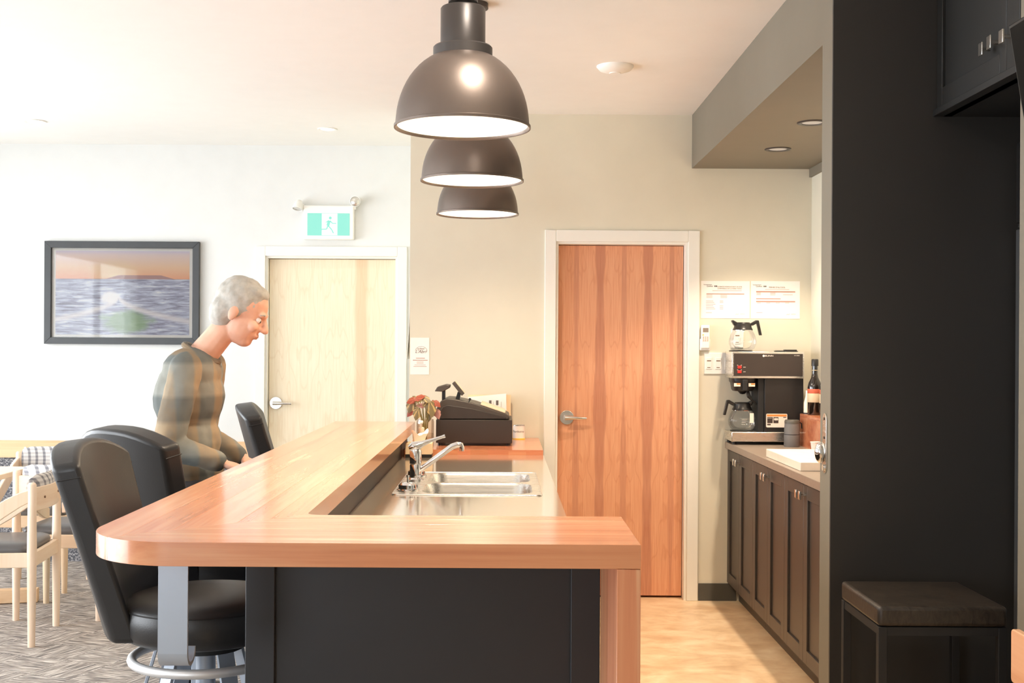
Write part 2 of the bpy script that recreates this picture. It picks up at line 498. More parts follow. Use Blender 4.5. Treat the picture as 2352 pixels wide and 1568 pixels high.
struct(MB().box(1.772, 1.788, PY1, WB, 2.462, 2.51), 'trim_1', M_grey)
struct(MB().box(1.432, XR, 3.20, 3.325, 0, CEIL), 'wall_end', M_grey)
struct(MB().box(1.142, 1.36, WB-0.008, WB, 0, 0.10), 'baseboard_back', M_base)

# window frames with panes
def window(name, axis, a0, a1, z0, z1, cpos):
    r = bpy.data.objects.new(name, None); COL.objects.link(r); tag(r, kind='structure')
    fr = MB(); gl = MB(); t = 0.05
    def b(mb, p0, p1, q0, q1, d=0.03):
        if axis == 'x': mb.box(p0, p1, cpos-d, cpos+d, q0, q1)
        else: mb.box(cpos-d, cpos+d, p0, p1, q0, q1)
    b(fr, a0, a1, z0, z0+t); b(fr, a0, a1, z1-t, z1); b(fr, a0, a0+t, z0+t, z1-t); b(fr, a1-t, a1, z0+t, z1-t)
    m = (a0+a1)/2; b(fr, m-t/2, m+t/2, z0+t, z1-t)
    fr.build('window_frame', M_trim, r, smooth=False)
    for p0, p1 in ((a0+t, m-t/2), (m+t/2, a1-t)):
        g = MB(); b(g, p0, p1, z0+t, z1-t, 0.003); g.build('pane', M_glass, r, smooth=False)
k = 1
for w in WIN_LEFT: window('window_%d' % k, 'y', *w, XL-0.06); k += 1
for w in WIN_FRONT: window('window_%d' % k, 'x', *w, YF-0.06); k += 1

# dado and rail on the dining wall
for x0, x1 in ((XL, D1[0]-0.075), (-0.64, -0.545)):
    struct(MB().box(x0, x1, YB-0.008, YB, 0.0, 0.70), 'trim_2', M_dado)
rl = struct(MB().box(XL, D1[0]-0.075, YB-0.022, YB, 0.70, 0.815), 'trim_3', M_pine)
for x in (-3.22, -2.45, -1.86): MB().cyl((x, YB-0.026, 0.765), (x, YB-0.020, 0.765), 0.008, n=10).build('screw_head', M_nickel, rl)

# doors: jamb + casing + leaf + lever
def door(name, op, yface, leafmat, recess, lever_x, lever_z, dirx):
    x0, x1, z0, z1 = op
    r = bpy.data.objects.new(name, None); COL.objects.link(r); r.location = ((x0+x1)/2, yface, 0); tag(r, kind='structure')
    w = (x1-x0)/2; j = 0.018
    cs = MB(); c = 0.062
    cs.box(-w-c, -w+0.004, -0.016, 0, 0, z1+c); cs.box(w-0.004, w+c, -0.016, 0, 0, z1+c); cs.box(-w+0.004, w-0.004, -0.016, 0, z1-0.004, z1+c)
    cs.build('casing', M_trim, r, bevel=0.003)
    jb = MB(); jb.box(-w, -w+j, 0, 0.14, 0, z1); jb.box(w-j, w, 0, 0.14, 0, z1); jb.box(-w+j, w-j, 0, 0.14, z1-j, z1)
    jb.build('jamb', M_trim, r, smooth=False)
    lf = MB().box(-w+j+0.003, w-j-0.003, recess, recess+0.042, 0.012, z1-j-0.003).build('door_leaf', leafmat, r, bevel=0.002)
    lx = lever_x - (x0+x1)/2; hy = recess
    h = MB().cyl((lx, hy-0.009, lever_z), (lx, hy, lever_z), 0.042, n=28)
    h.cyl((lx, hy-0.05, lever_z), (lx, hy-0.008, lever_z), 0.011, n=14)
    h.build('door_handle', M_nickel, lf, bevel=0.002)
    lv = MB().tube([(lx-0.012*dirx, hy-0.052, lever_z), (lx+0.03*dirx, hy-0.056, lever_z), (lx+0.07*dirx, hy-0.055, lever_z-0.002), (lx+0.112*dirx, hy-0.048, lever_z-0.003)], [0.013, 0.011, 0.009, 0.007], 12)
    lv.build('lever', M_nickel, lf)
    return r
door('door_1', D1, YB, M_ven_pale, 0.05, -1.545, 1.075, 1)
door('door_2', D2, WB, M_ven_red, 0.07, 0.375, 1.055, 1)
struct(MB().box(D2[0], D2[1], YB+0.05, YB+0.2, 0, 2.085), 'wall_backing', M_char)
struct(MB().box(D1[0], D1[1], YB+0.16, YB+0.2, 0, 2.075), 'wall_closing', M_char)

# ------------------------------------------------------------------ bar
BT, BTH = 1.067, 0.049
XB0, XB1, XBI = -0.888, 0.283, -0.466      # outer left, right end, inner edge
YA, YI, YE = 2.438, 2.845, 6.36             # front, inner edge of front arm, far end
R0, RI = 0.215, 0.035
outer = []
for kk in range(15):
    a = PI + PI/2*kk/14
    outer.append((XB0+R0 + R0*math.cos(a), YA+R0 + R0*math.sin(a)))
inner = []
for kk in range(7):
    a = 1.5*PI - PI/2*kk/6
    inner.append((XBI+RI + RI*math.cos(a), YI+RI + RI*math.sin(a)))
outline = [(XB0, YE)] + outer + [(XB1, YA), (XB1, YI)] + inner + [(XBI, YE)]

def clip(poly, nx, ny, d):
    out = []
    for i in range(len(poly)):
        p, q = poly[i], poly[(i+1) % len(poly)]
        a, b = nx*p[0]+ny*p[1]-d, nx*q[0]+ny*q[1]-d
        if a <= 0: out.append(p)
        if (a < 0 < b) or (b < 0 < a):
            t = a/(a-b); out.append((p[0]+(q[0]-p[0])*t, p[1]+(q[1]-p[1])*t))
    res = []
    for p in out:
        if not res or (abs(p[0]-res[-1][0])+abs(p[1]-res[-1][1])) > 1e-5: res.append(p)
    return res
mx, my = (XBI - XB0), (YI - YA)                # mitre line through inner and outer corners
nx, ny = my, -mx                               # <=0 : left arm side
dm = nx*XBI + ny*YI
left = clip(outline, nx, ny, dm); front = clip(outline, -nx, -ny, -dm)
bar = thing('wooden_counter', 'L-shaped peach wood bar top with rounded corner and waterfall end', 'bar top', (0, 0, 0))
cuts = [XB0, -0.80, -0.715, -0.60, -0.535, XBI]
for i in range(5):
    p = left
    if i > 0: p = clip(p, -1, 0, -cuts[i])
    if i < 4: p = clip(p, 1, 0, cuts[i+1])
    if len(p) > 2: MB().prism(p, BT-BTH, BT, 'z').build('plank', M_barY, bar, bevel=0.0006, seg=1, ang=20)
cuts = [YA, 2.52, 2.625, 2.70, 2.78, YI]
for i in range(5):
    p = front
    if i > 0: p = clip(p, 0, -1, -cuts[i])
    if i < 4: p = clip(p, 0, 1, cuts[i+1])
    if len(p) > 2: MB().prism(p, BT-BTH, BT, 'z').build('plank', M_barX, bar, bevel=0.0006, seg=1, ang=20)
for y0, y1 in ((YA, 2.64), (2.64, YI)):
    MB().box(XB1-0.0485, XB1, y0, y1, 0, BT-BTH-0.001).build('end_panel', M_barZ, bar, bevel=0.001, seg=1)

base = thing('bar_cabinet', 'blue-black panelled bar base under the wooden bar top', 'bar base', (0, 0, 0))
PXL, PXR, PF = -0.607, XB1-0.049, YI-0.01
MB().box(PXL+0.002, PXR-0.001, PF+0.012, PF+0.035, 0, BT-BTH-0.001).build('front_panel', M_navy, base, smooth=False)
def frame(x0, x1, z0, z1, w, wt, y0, y1):
    mb = MB(); mb.box(x0, x0+w, y0, y1, z0, z1); mb.box(x1-w, x1, y0, y1, z0, z1)
    mb.box(x0+w, x1-w, y0, y1, z0, z0+wt); mb.box(x0+w, x1-w, y0, y1, z1-wt, z1); return mb
frame(PXL, PXR-0.001, 0.0, BT-BTH-0.001, 0.069, 0.072, PF, PF+0.012).build('panel_frame', M_navy, base, bevel=0.0015)
MB().box(PXL, -0.506, PF+0.035, YE-0.01, 0, BT-BTH-0.001).build('knee_wall', M_navy, base, bevel=0.001)
cabd = MB().box(-0.505, 0.165, PF+0.04, 6.94, 0.1, 0.70); cabd.box(-0.505, 0.12, PF+0.04, 6.94, 0.0, 0.1)
cabd.build('carcass', M_navy, base, smooth=False)
yy = PF+0.05
for i in range(9):
    MB().box(0.166, 0.185, yy+0.002, yy+0.448, 0.11, 0.868).build('door', M_navy, base, bevel=0.002); yy += 0.45

# sink worktop
SX0, SX1, SY0, SY1 = -0.412, 0.146, 4.455, 5.25
wt = MB(); wz0, wz1 = 0.874, 0.914
hx0, hx1, hy0, hy1 = SX0+0.012, SX1-0.012, SY0+0.012, SY1-0.012
wt.box(-0.505, 0.21, PF+0.037, hy0, wz0, wz1); wt.box(-0.505, 0.21, hy1, 6.95, wz0, wz1)
wt.box(-0.505, hx0, hy0, hy1, wz0, wz1); wt.box(hx1, 0.21, hy0, hy1, wz0, wz1)
o = wt.build('sink_worktop', M_lam, None, smooth=False)
tag(o, 'glossy beige laminate worktop holding the sink behind the bar', 'worktop')

# sink
snk = thing('kitchen_sink', 'stainless double bowl sink set into the glossy worktop', 'sink', (0, 0, 0))
rimz = 0.9165
ym = (SY0+SY1)/2
rim = MB(); bowls = [(SY0, ym), (ym, SY1)]
for y0, y1 in bowls:
    a = rrect(SX0, SX1, y0, y1, 0.0005 if True else 0, 6)
    bx0, bx1 = SX0+0.105, SX1-0.032
    by0 = y0 + (0.035 if y0 == SY0 else 0.016); by1 = y1 - (0.016 if y0 == SY0 else 0.035)
    b = rrect(bx0, bx1, by0, by1, 0.07, 6)
    rim.loops([[(p[0], p[1], rimz) for p in a], [(p[0], p[1], rimz) for p in b], [(p[0], p[1], rimz-0.003) for p in b]], False, False)
    bw = MB()
    rings = [[(p[0], p[1], rimz-0.0005) for p in b]]
    for dz, ins in ((0.010, 0.004), (0.12, 0.012), (0.155, 0.022), (0.168, 0.05)):
        rings.append([(p[0], p[1], rimz-dz) for p in rrect(bx0+ins, bx1-ins, by0+ins, by1-ins, 0.07, 6)])
    bw.loops(rings, False, True).build('bowl', M_steel, snk, ang=60)
    MB().lathe([(0.0, 0.0), (0.02, 0.002), (0.042, 0.004), (0.045, 0.0)], 20, ((bx0+bx1)/2, (by0+by1)/2, rimz-0.167)).build('drain', M_chrome, snk)
rim.build('rim', M_steel, snk)
lip = MB().tube([(p[0], p[1], 0.9150) for p in rrect(SX0, SX1, SY0, SY1, 0.02, 5)], 0.0035, 6, closed=True)
lip.build('lip', M_steel, snk)

# faucet
fx, fy = -0.358, 4.93
fc = thing('kitchen_faucet', 'chrome single lever faucet standing at the sink', 'faucet', (fx, fy, rimz))
MB().lathe([(0, 0), (0.034, 0), (0.034, 0.006), (0.027, 0.012), (0, 0.012)], 24).build('base_plate', M_chrome, fc)
MB().lathe([(0, 0.012), (0.023, 0.012), (0.024, 0.062), (0.0225, 0.064), (0.0225, 0.067), (0.0245, 0.069), (0.025, 0.118), (0.02, 0.128), (0, 0.13)], 24).build('body', M_chrome, fc)
MB().tube([(0.012, 0, 0.040), (0.05, -0.002, 0.066), (0.10, -0.004, 0.104), (0.15, -0.005, 0.140), (0.172, -0.005, 0.148), (0.187, -0.005, 0.146), (0.190, -0.005, 0.136), (0.190, -0.005, 0.122)],
          [0.011, 0.0115, 0.012, 0.0125, 0.0125, 0.0115, 0.011, 0.0115], 12).build('spout', M_chrome, fc)
MB().tube([(-0.028, 0, 0.132), (-0.012, 0, 0.138), (0.008, 0, 0.142), (0.03, 0, 0.152), (0.06, 0, 0.163), (0.10, 0, 0.176), (0.118, 0, 0.182)],
          [0.010, 0.021, 0.019, 0.012, 0.008, 0.0065, 0.006], 12).build('lever', M_chrome, fc)
MB().cyl((0.112, 0, 0.180), (0.121, 0, 0.183), 0.0075, n=10).build('lever_tip', M_chrome, fc)

# upturned strainers by the faucet
def strainer(x, y, label):
    t = thing('sink_strainer', label, 'strainer', (x, y, rimz), 0, 'sink strainers on the rim')
    MB().lathe([(0, 0), (0.043, 0), (0.044, 0.004), (0.036, 0.007), (0.034, 0.022), (0.025, 0.030), (0, 0.033)], 24).build('basket', M_chrome, t)
    sl = MB()
    for k in range(10):
        a = 2*PI*k/10; c, s_ = math.cos(a), math.sin(a)
        sl.obox((0.0345*c, 0.0345*s_, 0.010), (0.0335*c, 0.0335*s_, 0.021), 0.004, 0.004)
    sl.build('slots', M_black, t, smooth=False)
    MB().cyl((0, 0, 0.032), (0, 0, 0.058), 0.004, n=8).build('stem', M_chrome, t)
strainer(-0.362, 4.585, 'upturned chrome basket strainer on the near rim of the sink')
strainer(-0.365, 5.08, 'small chrome strainer half hidden behind the faucet')

# raised wooden shelf for the register
slab = thing('register_shelf', 'narrow reddish butcher block shelf under the cash register', 'shelf', (0, 0, 0))
xs = [-0.505, -0.36, -0.23, -0.165, -0.075, 0.03, 0.12, 0.207]
M_blk = wood('butcher_block', 0, S(222, 158, 118), S(206, 128, 92), S(176, 96, 66), None, 0.26, coat=0.5)
for row in range(6):
    y0 = 6.12 + row*0.138
    o_ = (row % 2)*0.06
    pts = [xs[0]] + [min(max(x + o_, xs[0]+0.02), xs[-1]-0.02) for x in xs[1:-1]] + [xs[-1]]
    for i in range(len(pts)-1):
        MB().box(pts[i], pts[i+1], y0, y0+0.138, 0.914, 0.940).build('stave', M_blk, slab, smooth=False)

# steel brackets under the bar overhang
def bracket(y, label):
    t = thing('support_bracket', label, 'bracket', (-0.686, y, 0))
    path = [(0.22, 1.013), (0.0, 1.013), (0.0, 0.825)]
    for k in range(7):
        a = PI + PI/2*k/6; path.append((0.028+0.028*math.cos(a), 0.825+0.028*math.sin(a)))
    for k in range(1, 7):
        a = 1.5*PI + PI/2*k/6; path.append((0.034+0.028*math.cos(a), 0.825+0.028*math.sin(a)))
    th = 0.004; a_, b_ = [], []
    for i, p in enumerate(path):
        q = path[min(i+1, len(path)-1)]; r_ = path[max(i-1, 0)]
        d = Vector((q[0]-r_[0], q[1]-r_[1])).normalized(); n = Vector((-d.y, d.x))
        a_.append((p[0]+n.x*th, p[1]+n.y*th)); b_.append((p[0]-n.x*th, p[1]-n.y*th))
    poly = a_ + b_[::-1]
    mb = MB(); n = len(path)
    vs_ = [(-0.031, p[0], p[1]) for p in a_] + [(0.031, p[0], p[1]) for p in a_] + [(-0.031, p[0], p[1]) for p in b_] + [(0.031, p[0], p[1]) for p in b_]
    fs_ = []
    for i in range(n-1):
        fs_ += [(i, i+1, n+i+1, n+i), (2*n+i, 3*n+i, 3*n+i+1, 2*n+i+1), (i, 2*n+i, 2*n+i+1, i+1), (n+i, n+i+1, 3*n+i+1, 3*n+i)]
    fs_ += [(0, n, 3*n, 2*n), (n-1, 3*n-1, 4*n-1, 2*n-1)]
    mb.add(vs_, fs_).build('strap', M_bluegrey, t, ang=30)
    for yy in (0.10, 0.18):
        MB().cyl((0, yy, 1.005), (0, yy, 1.010), 0.007, n=8).build('screw_head', M_nickel, t)
bracket(2.50, 'wide silver steel bracket hanging under the rounded bar corner')

# ------------------------------------------------------------------ bar stools
def make_stool(label, loc, rz):
    t = thing('bar_stool', label, 'bar stool', loc, rz, 'black leather bar stools along the bar')
    MB().lathe([(0, 0.632), (0.19, 0.632), (0.222, 0.642), (0.236, 0.665), (0.239, 0.70), (0.235, 0.732), (0.226, 0.744), (0.19, 0.756), (0.10, 0.762), (0, 0.763)], 44).build('seat', M_leather, t, ang=60)
    MB().tube([(0.2365*math.cos(a*PI/24), 0.2365*math.sin(a*PI/24), 0.731) for a in range(48)], 0.0022, 5, closed=True).build('seat_piping', M_black, t)
    rings = []; nu, nv = 10, 8
    for j in range(nv+1):
        v = j/nv; loop = []
        w = 0.165 + 0.06*v
        for side in (0, 1):
            for i in range(nu+1):
                u = -1 + 2*i/nu
                if side: u = -u
                th = 0.088 if side == 0 else 0.0
                x = -0.140 - 0.150*v - 0.045*(1-u*u) - th*(1-0.15*abs(u)**4)
                z = 0.645 + v*(0.555 - 0.055*abs(u)**2.5)
                if side == 0: z -= 0.012*v
                loop.append((x, u*w, z))
        rings.append(loop)
    mb = MB(); n = 2*(nu+1)
    vs_ = [p for r in rings for p in r]; fs_ = []
    for j in range(nv):
        for k in range(n): fs_.append((j*n+k, j*n+(k+1)%n, (j+1)*n+(k+1)%n, (j+1)*n+k))
    for base_ in (0, nv*n):
        for i in range(nu):
            fs_.append((base_+i, base_+i+1, base_+n-2-i, base_+n-1-i))
    mb.add(vs_, fs_).build('backrest', M_leather, t, bevel=0.016, seg=4, ang=50)
    # seams where the side panels meet the top band
    for u in (-1, 1):
        v = 0.93; w = 0.165+0.06*v
        z = 0.645+v*0.50
        x1 = -0.140-0.150*v; x0 = x1-0.075
        MB().tube([(x0+0.006, u*(w+0.0005), z-0.012), (x1-0.006, u*(w+0.0005), z)], 0.0018, 5).build('seam', M_black, t)
    mb = MB().lathe([(0, 0.600), (0.11, 0.600), (0.11, 0.631), (0, 0.631)], 24); mb.build('swivel_plate', M_blackmat, t)
    MB().cyl((0, 0, 0.30), (0, 0, 0.60), 0.028, n=18).build('column', M_bluegrey, t)
    for k in range(4):
        a = PI/4 + k*PI/2; c, s_ = math.cos(a), math.sin(a)
        MB().obox((0.10*c, 0.10*s_, 0.605), (0.275*c, 0.275*s_, 0.0), 0.052, 0.010, (c, s_, 0)).build('leg', M_bluegrey, t, bevel=0.001)
    MB().tube([(0.205*math.cos(a*PI/20), 0.205*math.sin(a*PI/20), 0.575) for a in range(40)], 0.0135, 10, closed=True).build('foot_ring', M_satin, t)
    return t
make_stool('nearest black leather bar stool tucked under the rounded bar corner', (-0.852, 3.45, 0), 0.0)
make_stool('black leather bar stool turned away from the bar beside the bending man', (-1.07, 4.30, 0), 0.95)
make_stool('farthest black leather bar stool standing in front of the pale wooden door', (-0.855, 5.74, 0), 0.18)

# ------------------------------------------------------------------ dining chairs and table
def make_chair(label, loc, rz):
    """faces +y, back at -y"""
    t = thing('dining_chair', label, 'chair', loc, rz, 'pale beech dining chairs with checked backs')
    w, d = 0.22, 0.42
    for sx in (-1, 1):
        MB().lathe([(0, 0), (0.017, 0), (0.021, 0.30), (0.023, 0.45), (0.021, 0.60), (0.020, 0.785), (0.014, 0.795), (0, 0.797)], 14, (sx*w, 0, 0)).build('leg', M_beech, t, ang=60)
        MB().lathe([(0, 0), (0.016, 0), (0.021, 0.30), (0.021, 0.455), (0, 0.457)], 14, (sx*w, d, 0)).build('leg', M_beech, t, ang=60)
        ar = MB(); rings = []
        for k in range(9):
            q = k/8; y = 0.0 + q*0.44; z = 0.735 - 0.13*math.sin(q*PI/2)**1.6 - 0.10*q; hh = 0.030 + 0.016*math.sin(q*PI)
            rings.append([(sx*w-0.011, y, z-hh), (sx*w+0.011, y, z-hh), (sx*w+0.011, y, z+hh), (sx*w-0.011, y, z+hh)])
        ar.loops(rings).build('armrest', M_beech, t, bevel=0.004)
        MB().box(sx*w-0.012, sx*w+0.012, 0.015, d-0.015, 0.385, 0.455).build('side_rail', M_beech, t, bevel=0.003)
    MB().box(-w+0.012, w-0.012, d-0.012, d+0.012, 0.385, 0.455).build('front_rail', M_beechX, t, bevel=0.003)
    MB().box(-w+0.012, w-0.012, -0.012, 0.012, 0.385, 0.455).build('rear_rail', M_beechX, t, bevel=0.003)
    br = MB(); rings = []
    for k in range(9):
        q = -1 + 2*k/8; x = q*(w-0.008); y = -0.030*(1-q*q)
        rings.append([(x, y-0.011, 0.655), (x, y+0.011, 0.655), (x, y+0.011, 0.770), (x, y-0.011, 0.770)])
    b = br.loops(rings).build('back_rail', M_beechX, t, bevel=0.003)
    for x in (-0.12, 0.12): MB().cyl((x, -0.036, 0.715), (x, -0.020, 0.715), 0.006, n=8).build('screw_plug', M_ink, b)
    pad = MB(); rings = []
    for k in range(9):
        q = -1 + 2*k/8; x = q*(w-0.03); y = -0.028*(1-q*q) + 0.012; s_ = 1.0 if abs(q) < 0.99 else 0.8
        rings.append([(x, y + 0.028*s_*math.cos(a)+0.006, 0.752 + 0.075*s_*math.sin(a)) for a in [2*PI*m/12 for m in range(12)]])
    pad.loops(rings).build('back_pad', M_weave, t, ang=70)
    st = MB(); pl = rrect(-w+0.014, w-0.014, 0.014, d-0.004, 0.05, 4)
    cx, cy = 0, d/2
    rings = []
    for z, k in ((0.44, 0.97), (0.468, 1.0), (0.486, 0.97), (0.497, 0.85), (0.500, 0.5)):
        rings.append([(p[0]*k, cy+(p[1]-cy)*k, z) for p in pl])
    st.loops(rings).build('seat', M_seatvinyl, t, ang=60)
    return t
make_chair('nearest pale beech armchair seen side-on with dark grey seat', (-2.30, 6.02, 0), PI/2 + 0.10)
make_chair('pale beech armchair with its checked back turned to the camera', (-2.36, 6.36, 0), 0.0)
make_chair('far pale beech armchair facing the camera by the wooden rail', (-2.80, 7.48, 0), PI)
tb = thing('dining_table', 'pale wooden dining table at the left edge with a plank foot', 'table', (-3.17, 6.72, 0))
MB().box(-0.40, 0.40, -0.34, 0.34, 0.715, 0.745).build('table_top', M_beechX, tb, bevel=0.004)
MB().box(-0.06, 0.06, -0.06, 0.06, 0.06, 0.715).build('column', M_beech, tb, bevel=0.004)
MB().obox((-0.45, -0.12, 0.04), (0.53, 0.10, 0.04), 0.07, 0.075).build('foot', M_pine, tb, bevel=0.004)
MB().obox((-0.1, 0.35, 0.04), (0.1, -0.42, 0.04), 0.07, 0.075).build('foot', M_pine, tb, bevel=0.004)

# ------------------------------------------------------------------ pendant lamps
def make_pendant(label, x, y, watts):
    zr = 2.122
    t = thing('pendant_lamp', label, 'pendant lamp', (x, y, zr), 0, 'dome pendant lamps in a row above the bar')
    prof = [(0.204, -0.004), (0.204, 0.004), (0.200, 0.006)]
    for k in range(1, 13):
        a = k/12*math.radians(66); prof.append((0.199*math.cos(a)**0.92, 0.006 + 0.205*math.sin(a)/math.sin(math.radians(66))))
    outer_ = prof + [(0.080, 0.216)]
    MB().lathe(outer_ + [(r-0.004, z-0.004) for r, z in outer_[2:]][::-1] + [(0.200, -0.004)], 56, closed=True).build('shade', M_shade, t, ang=35)
    inn = [(r-0.0055, z-0.002) for r, z in prof[2:]] + [(0.045, 0.206), (0, 0.207)]
    MB().lathe(inn, 48).build('reflector', M_reflector, t, ang=60)
    MB().lathe([(0, 0.207), (0.0885, 0.207), (0.0885, 0.236), (0.085, 0.240), (0.0, 0.240)], 40).build('collar', M_shadecap, t)
    MB().lathe([(0, 0.240), (0.067, 0.240), (0.067, 0.352), (0.064, 0.356), (0, 0.356)], 40).build('socket_cap', M_shadecap, t)
    for dx in (-0.018, 0.018):
        MB().cyl((dx, 0, 0.355), (dx, 0, 0.372), 0.005, n=8).build('pin', M_blackmat, t)
    MB().lathe([(0, 0.371), (0.044, 0.371), (0.044, 0.379), (0, 0.379)], 28).build('yoke_disc', M_shadecap, t)
    MB().cyl((0, 0, 0.378), (0, 0, CEIL-zr-0.02), 0.006, n=10).build('stem', M_blackmat, t)
    MB().lathe([(0, CEIL-zr-0.025), (0.06, CEIL-zr-0.02), (0.06, CEIL-zr-0.0005), (0, CEIL-zr-0.0005)], 28).build('canopy', M_shadecap, t)
    MB().ball((0, 0, 0.10), (0.045, 0.045, 0.055), nu=20, nv=12).build('bulb', M_bulb, t)
    l = bpy.data.lights.new('lamp_light', 'SPOT'); l.energy = watts; l.color = (1.0, 0.78, 0.55); l.shadow_soft_size = 0.06
    l.spot_size = math.radians(168); l.spot_blend = 1.0
    lo = bpy.data.objects.new('lamp_light', l); COL.objects.link(lo); lo.parent = t; lo.location = (0, 0, 0.03)
    return t
PW = 46
make_pendant('nearest and largest bronze dome pendant lamp above the bar', -0.126, 3.572, PW)
make_pendant('middle bronze dome pendant lamp of the row above the bar', -0.127, 4.722, PW)
make_pendant('farthest and smallest bronze dome pendant lamp above the bar', -0.131, 5.914, PW)

# recessed lights
def downlight(label, x, y, z, r, glow, trim, watts, group, col, spread=120):
    t = thing('recessed_light', label, 'recessed light', (x, y, z), 0, group)
    MB().lathe([(r*0.68, -0.001), (r*0.70, -0.004), (r*0.95, -0.006), (r, -0.003), (r, 0.0), (r*0.68, 0.0)], 32, closed=True).build('trim_ring', trim, t)
    MB().lathe([(0, -0.0015), (r*0.69, -0.0015), (r*0.69, -0.0005), (0, -0.0005)], 28).build('lens', glow, t)
    if watts:
        l = bpy.data.lights.new('downlight', 'SPOT'); l.energy = watts; l.color = col; l.shadow_soft_size = 0.025
        l.spot_size = math.radians(spread); l.spot_blend = 0.5
        lo = bpy.data.objects.new('downlight', l); COL.objects.link(lo); lo.parent = t; lo.location = (0, 0, -0.012)
downlight('white recessed ceiling light near the left wall above the picture', -2.853, 7.272, CEIL, 0.068, M_dl_glow, M_white, 4, 'recessed lights in the dining ceiling', (1, .93, .84))
downlight('white recessed ceiling light above the exit sign', -1.106, 7.476, CEIL, 0.062, M_dl_glow, M_white, 4, 'recessed lights in the dining ceiling', (1, .93, .84))
downlight('recessed spot in the grey soffit nearest the back wall', 1.430, 6.261, 2.51, 0.068, M_dl_soft, M_shadecap, 72, 'recessed spots in the soffit', (1, .80, .60), 104)
downlight('recessed spot in the grey soffit partly hidden by the partition', 1.417, 5.519, 2.51, 0.068, M_dl_soft, M_shadecap, 72, 'recessed spots in the soffit', (1, .80, .60), 104)
downlight('recessed ceiling light above the nearest pendant lamp', 0.06, 3.12, CEIL, 0.16, emit('bright_downlight', (1.0, 0.93, 0.84, 1), 60.0), M_white, 30, 'recessed lights over the bar', (1, .90, .78), 100)
al = thing('ceiling_alarm', 'round white disc alarm on the ceiling right of the pendants', 'smoke alarm', (0.530, 5.76, CEIL))
MB().lathe([(0, -0.034), (0.04, -0.032), (0.075, -0.020), (0.089, -0.004), (0.089, 0), (0, 0)], 36).build('housing', M_white, al, ang=70)
MB().lathe([(0, -0.037), (0.026, -0.0365), (0.030, -0.031), (0, -0.031)], 24).build('centre_cap', M_white, al)

# ------------------------------------------------------------------ sign, picture, wall notices
ex = thing('exit_sign', 'lit green running man exit sign with two lamp heads over the pale door', 'exit sign', (-1.18, YB, 2.295))
W2, H2 = 0.170, 0.115
MB().box(-W2, W2, -0.05, 0, -H2, H2).build('housing', M_white, ex, bevel=0.008, seg=3)
M_eg = emit('sign_green', (0.30, 0.95, 0.76, 1), 0.66); M_ew = emit('sign_white', (0.95, 1.0, 1.0, 1), 0.95)
MB().box(-0.142, 0.142, -0.052, -0.049, -0.088, 0.062).build('green_field', M_eg, ex, smooth=False)
MB().box(-0.045, 0.060, -0.0535, -0.052, -0.086, 0.060).build('doorway_field', M_ew, ex, smooth=False)
rm = MB()
for (x0, z0), (x1, z1), w in (((0.006, 0.012), (-0.004, -0.022), 0.020), ((-0.004, -0.022), (-0.012, -0.045), 0.008), ((-0.012, -0.045), (-0.055, -0.047), 0.007),
                              ((-0.002, -0.022), (0.022, -0.048), 0.008), ((0.022, -0.048), (0.034, -0.072), 0.007), ((0.010, 0.012), (0.026, -0.006), 0.007), ((0.026, -0.006), (0.052, -0.006), 0.006), ((0.002, 0.012), (-0.018, 0.0), 0.006)):
    rm.obox((x0, -0.0542, z0), (x1, -0.0542, z1), 0.0012, w)
rm.cyl((0.012, -0.0548, 0.030), (0.012, -0.0536, 0.030), 0.010, n=14)
rm.build('running_figure', M_eg, ex, smooth=False)
def lamp_head(x, z, aim):
    M_ = Matrix.Translation((x, -0.045, z)) @ Vector((0,0,1)).rotation_difference(Vector(aim)).to_matrix().to_4x4()
    MB().lathe([(0, -0.045), (0.016, -0.042), (0.030, -0.015), (0.036, 0.02), (0.033, 0.022), (0.031, 0.016), (0, 0.004)], 24).xform(M_).build('lamp_head', M_white, ex, ang=60)
    MB().lathe([(0, 0.006), (0.012, 0.006), (0.030, 0.018), (0.029, 0.019), (0, 0.019)], 20).xform(M_).build('reflector', M_steel, ex, ang=60)
lamp_head(-0.205, 0.108, (-0.2, -0.35, -1)); lamp_head(0.178, 0.140, (0.10, -1, 0.05))
for x in (-0.178, 0.172): MB().cyl((x, -0.03, 0.09), (x, -0.035, 0.125), 0.012, n=10).build('swivel', M_white, ex)

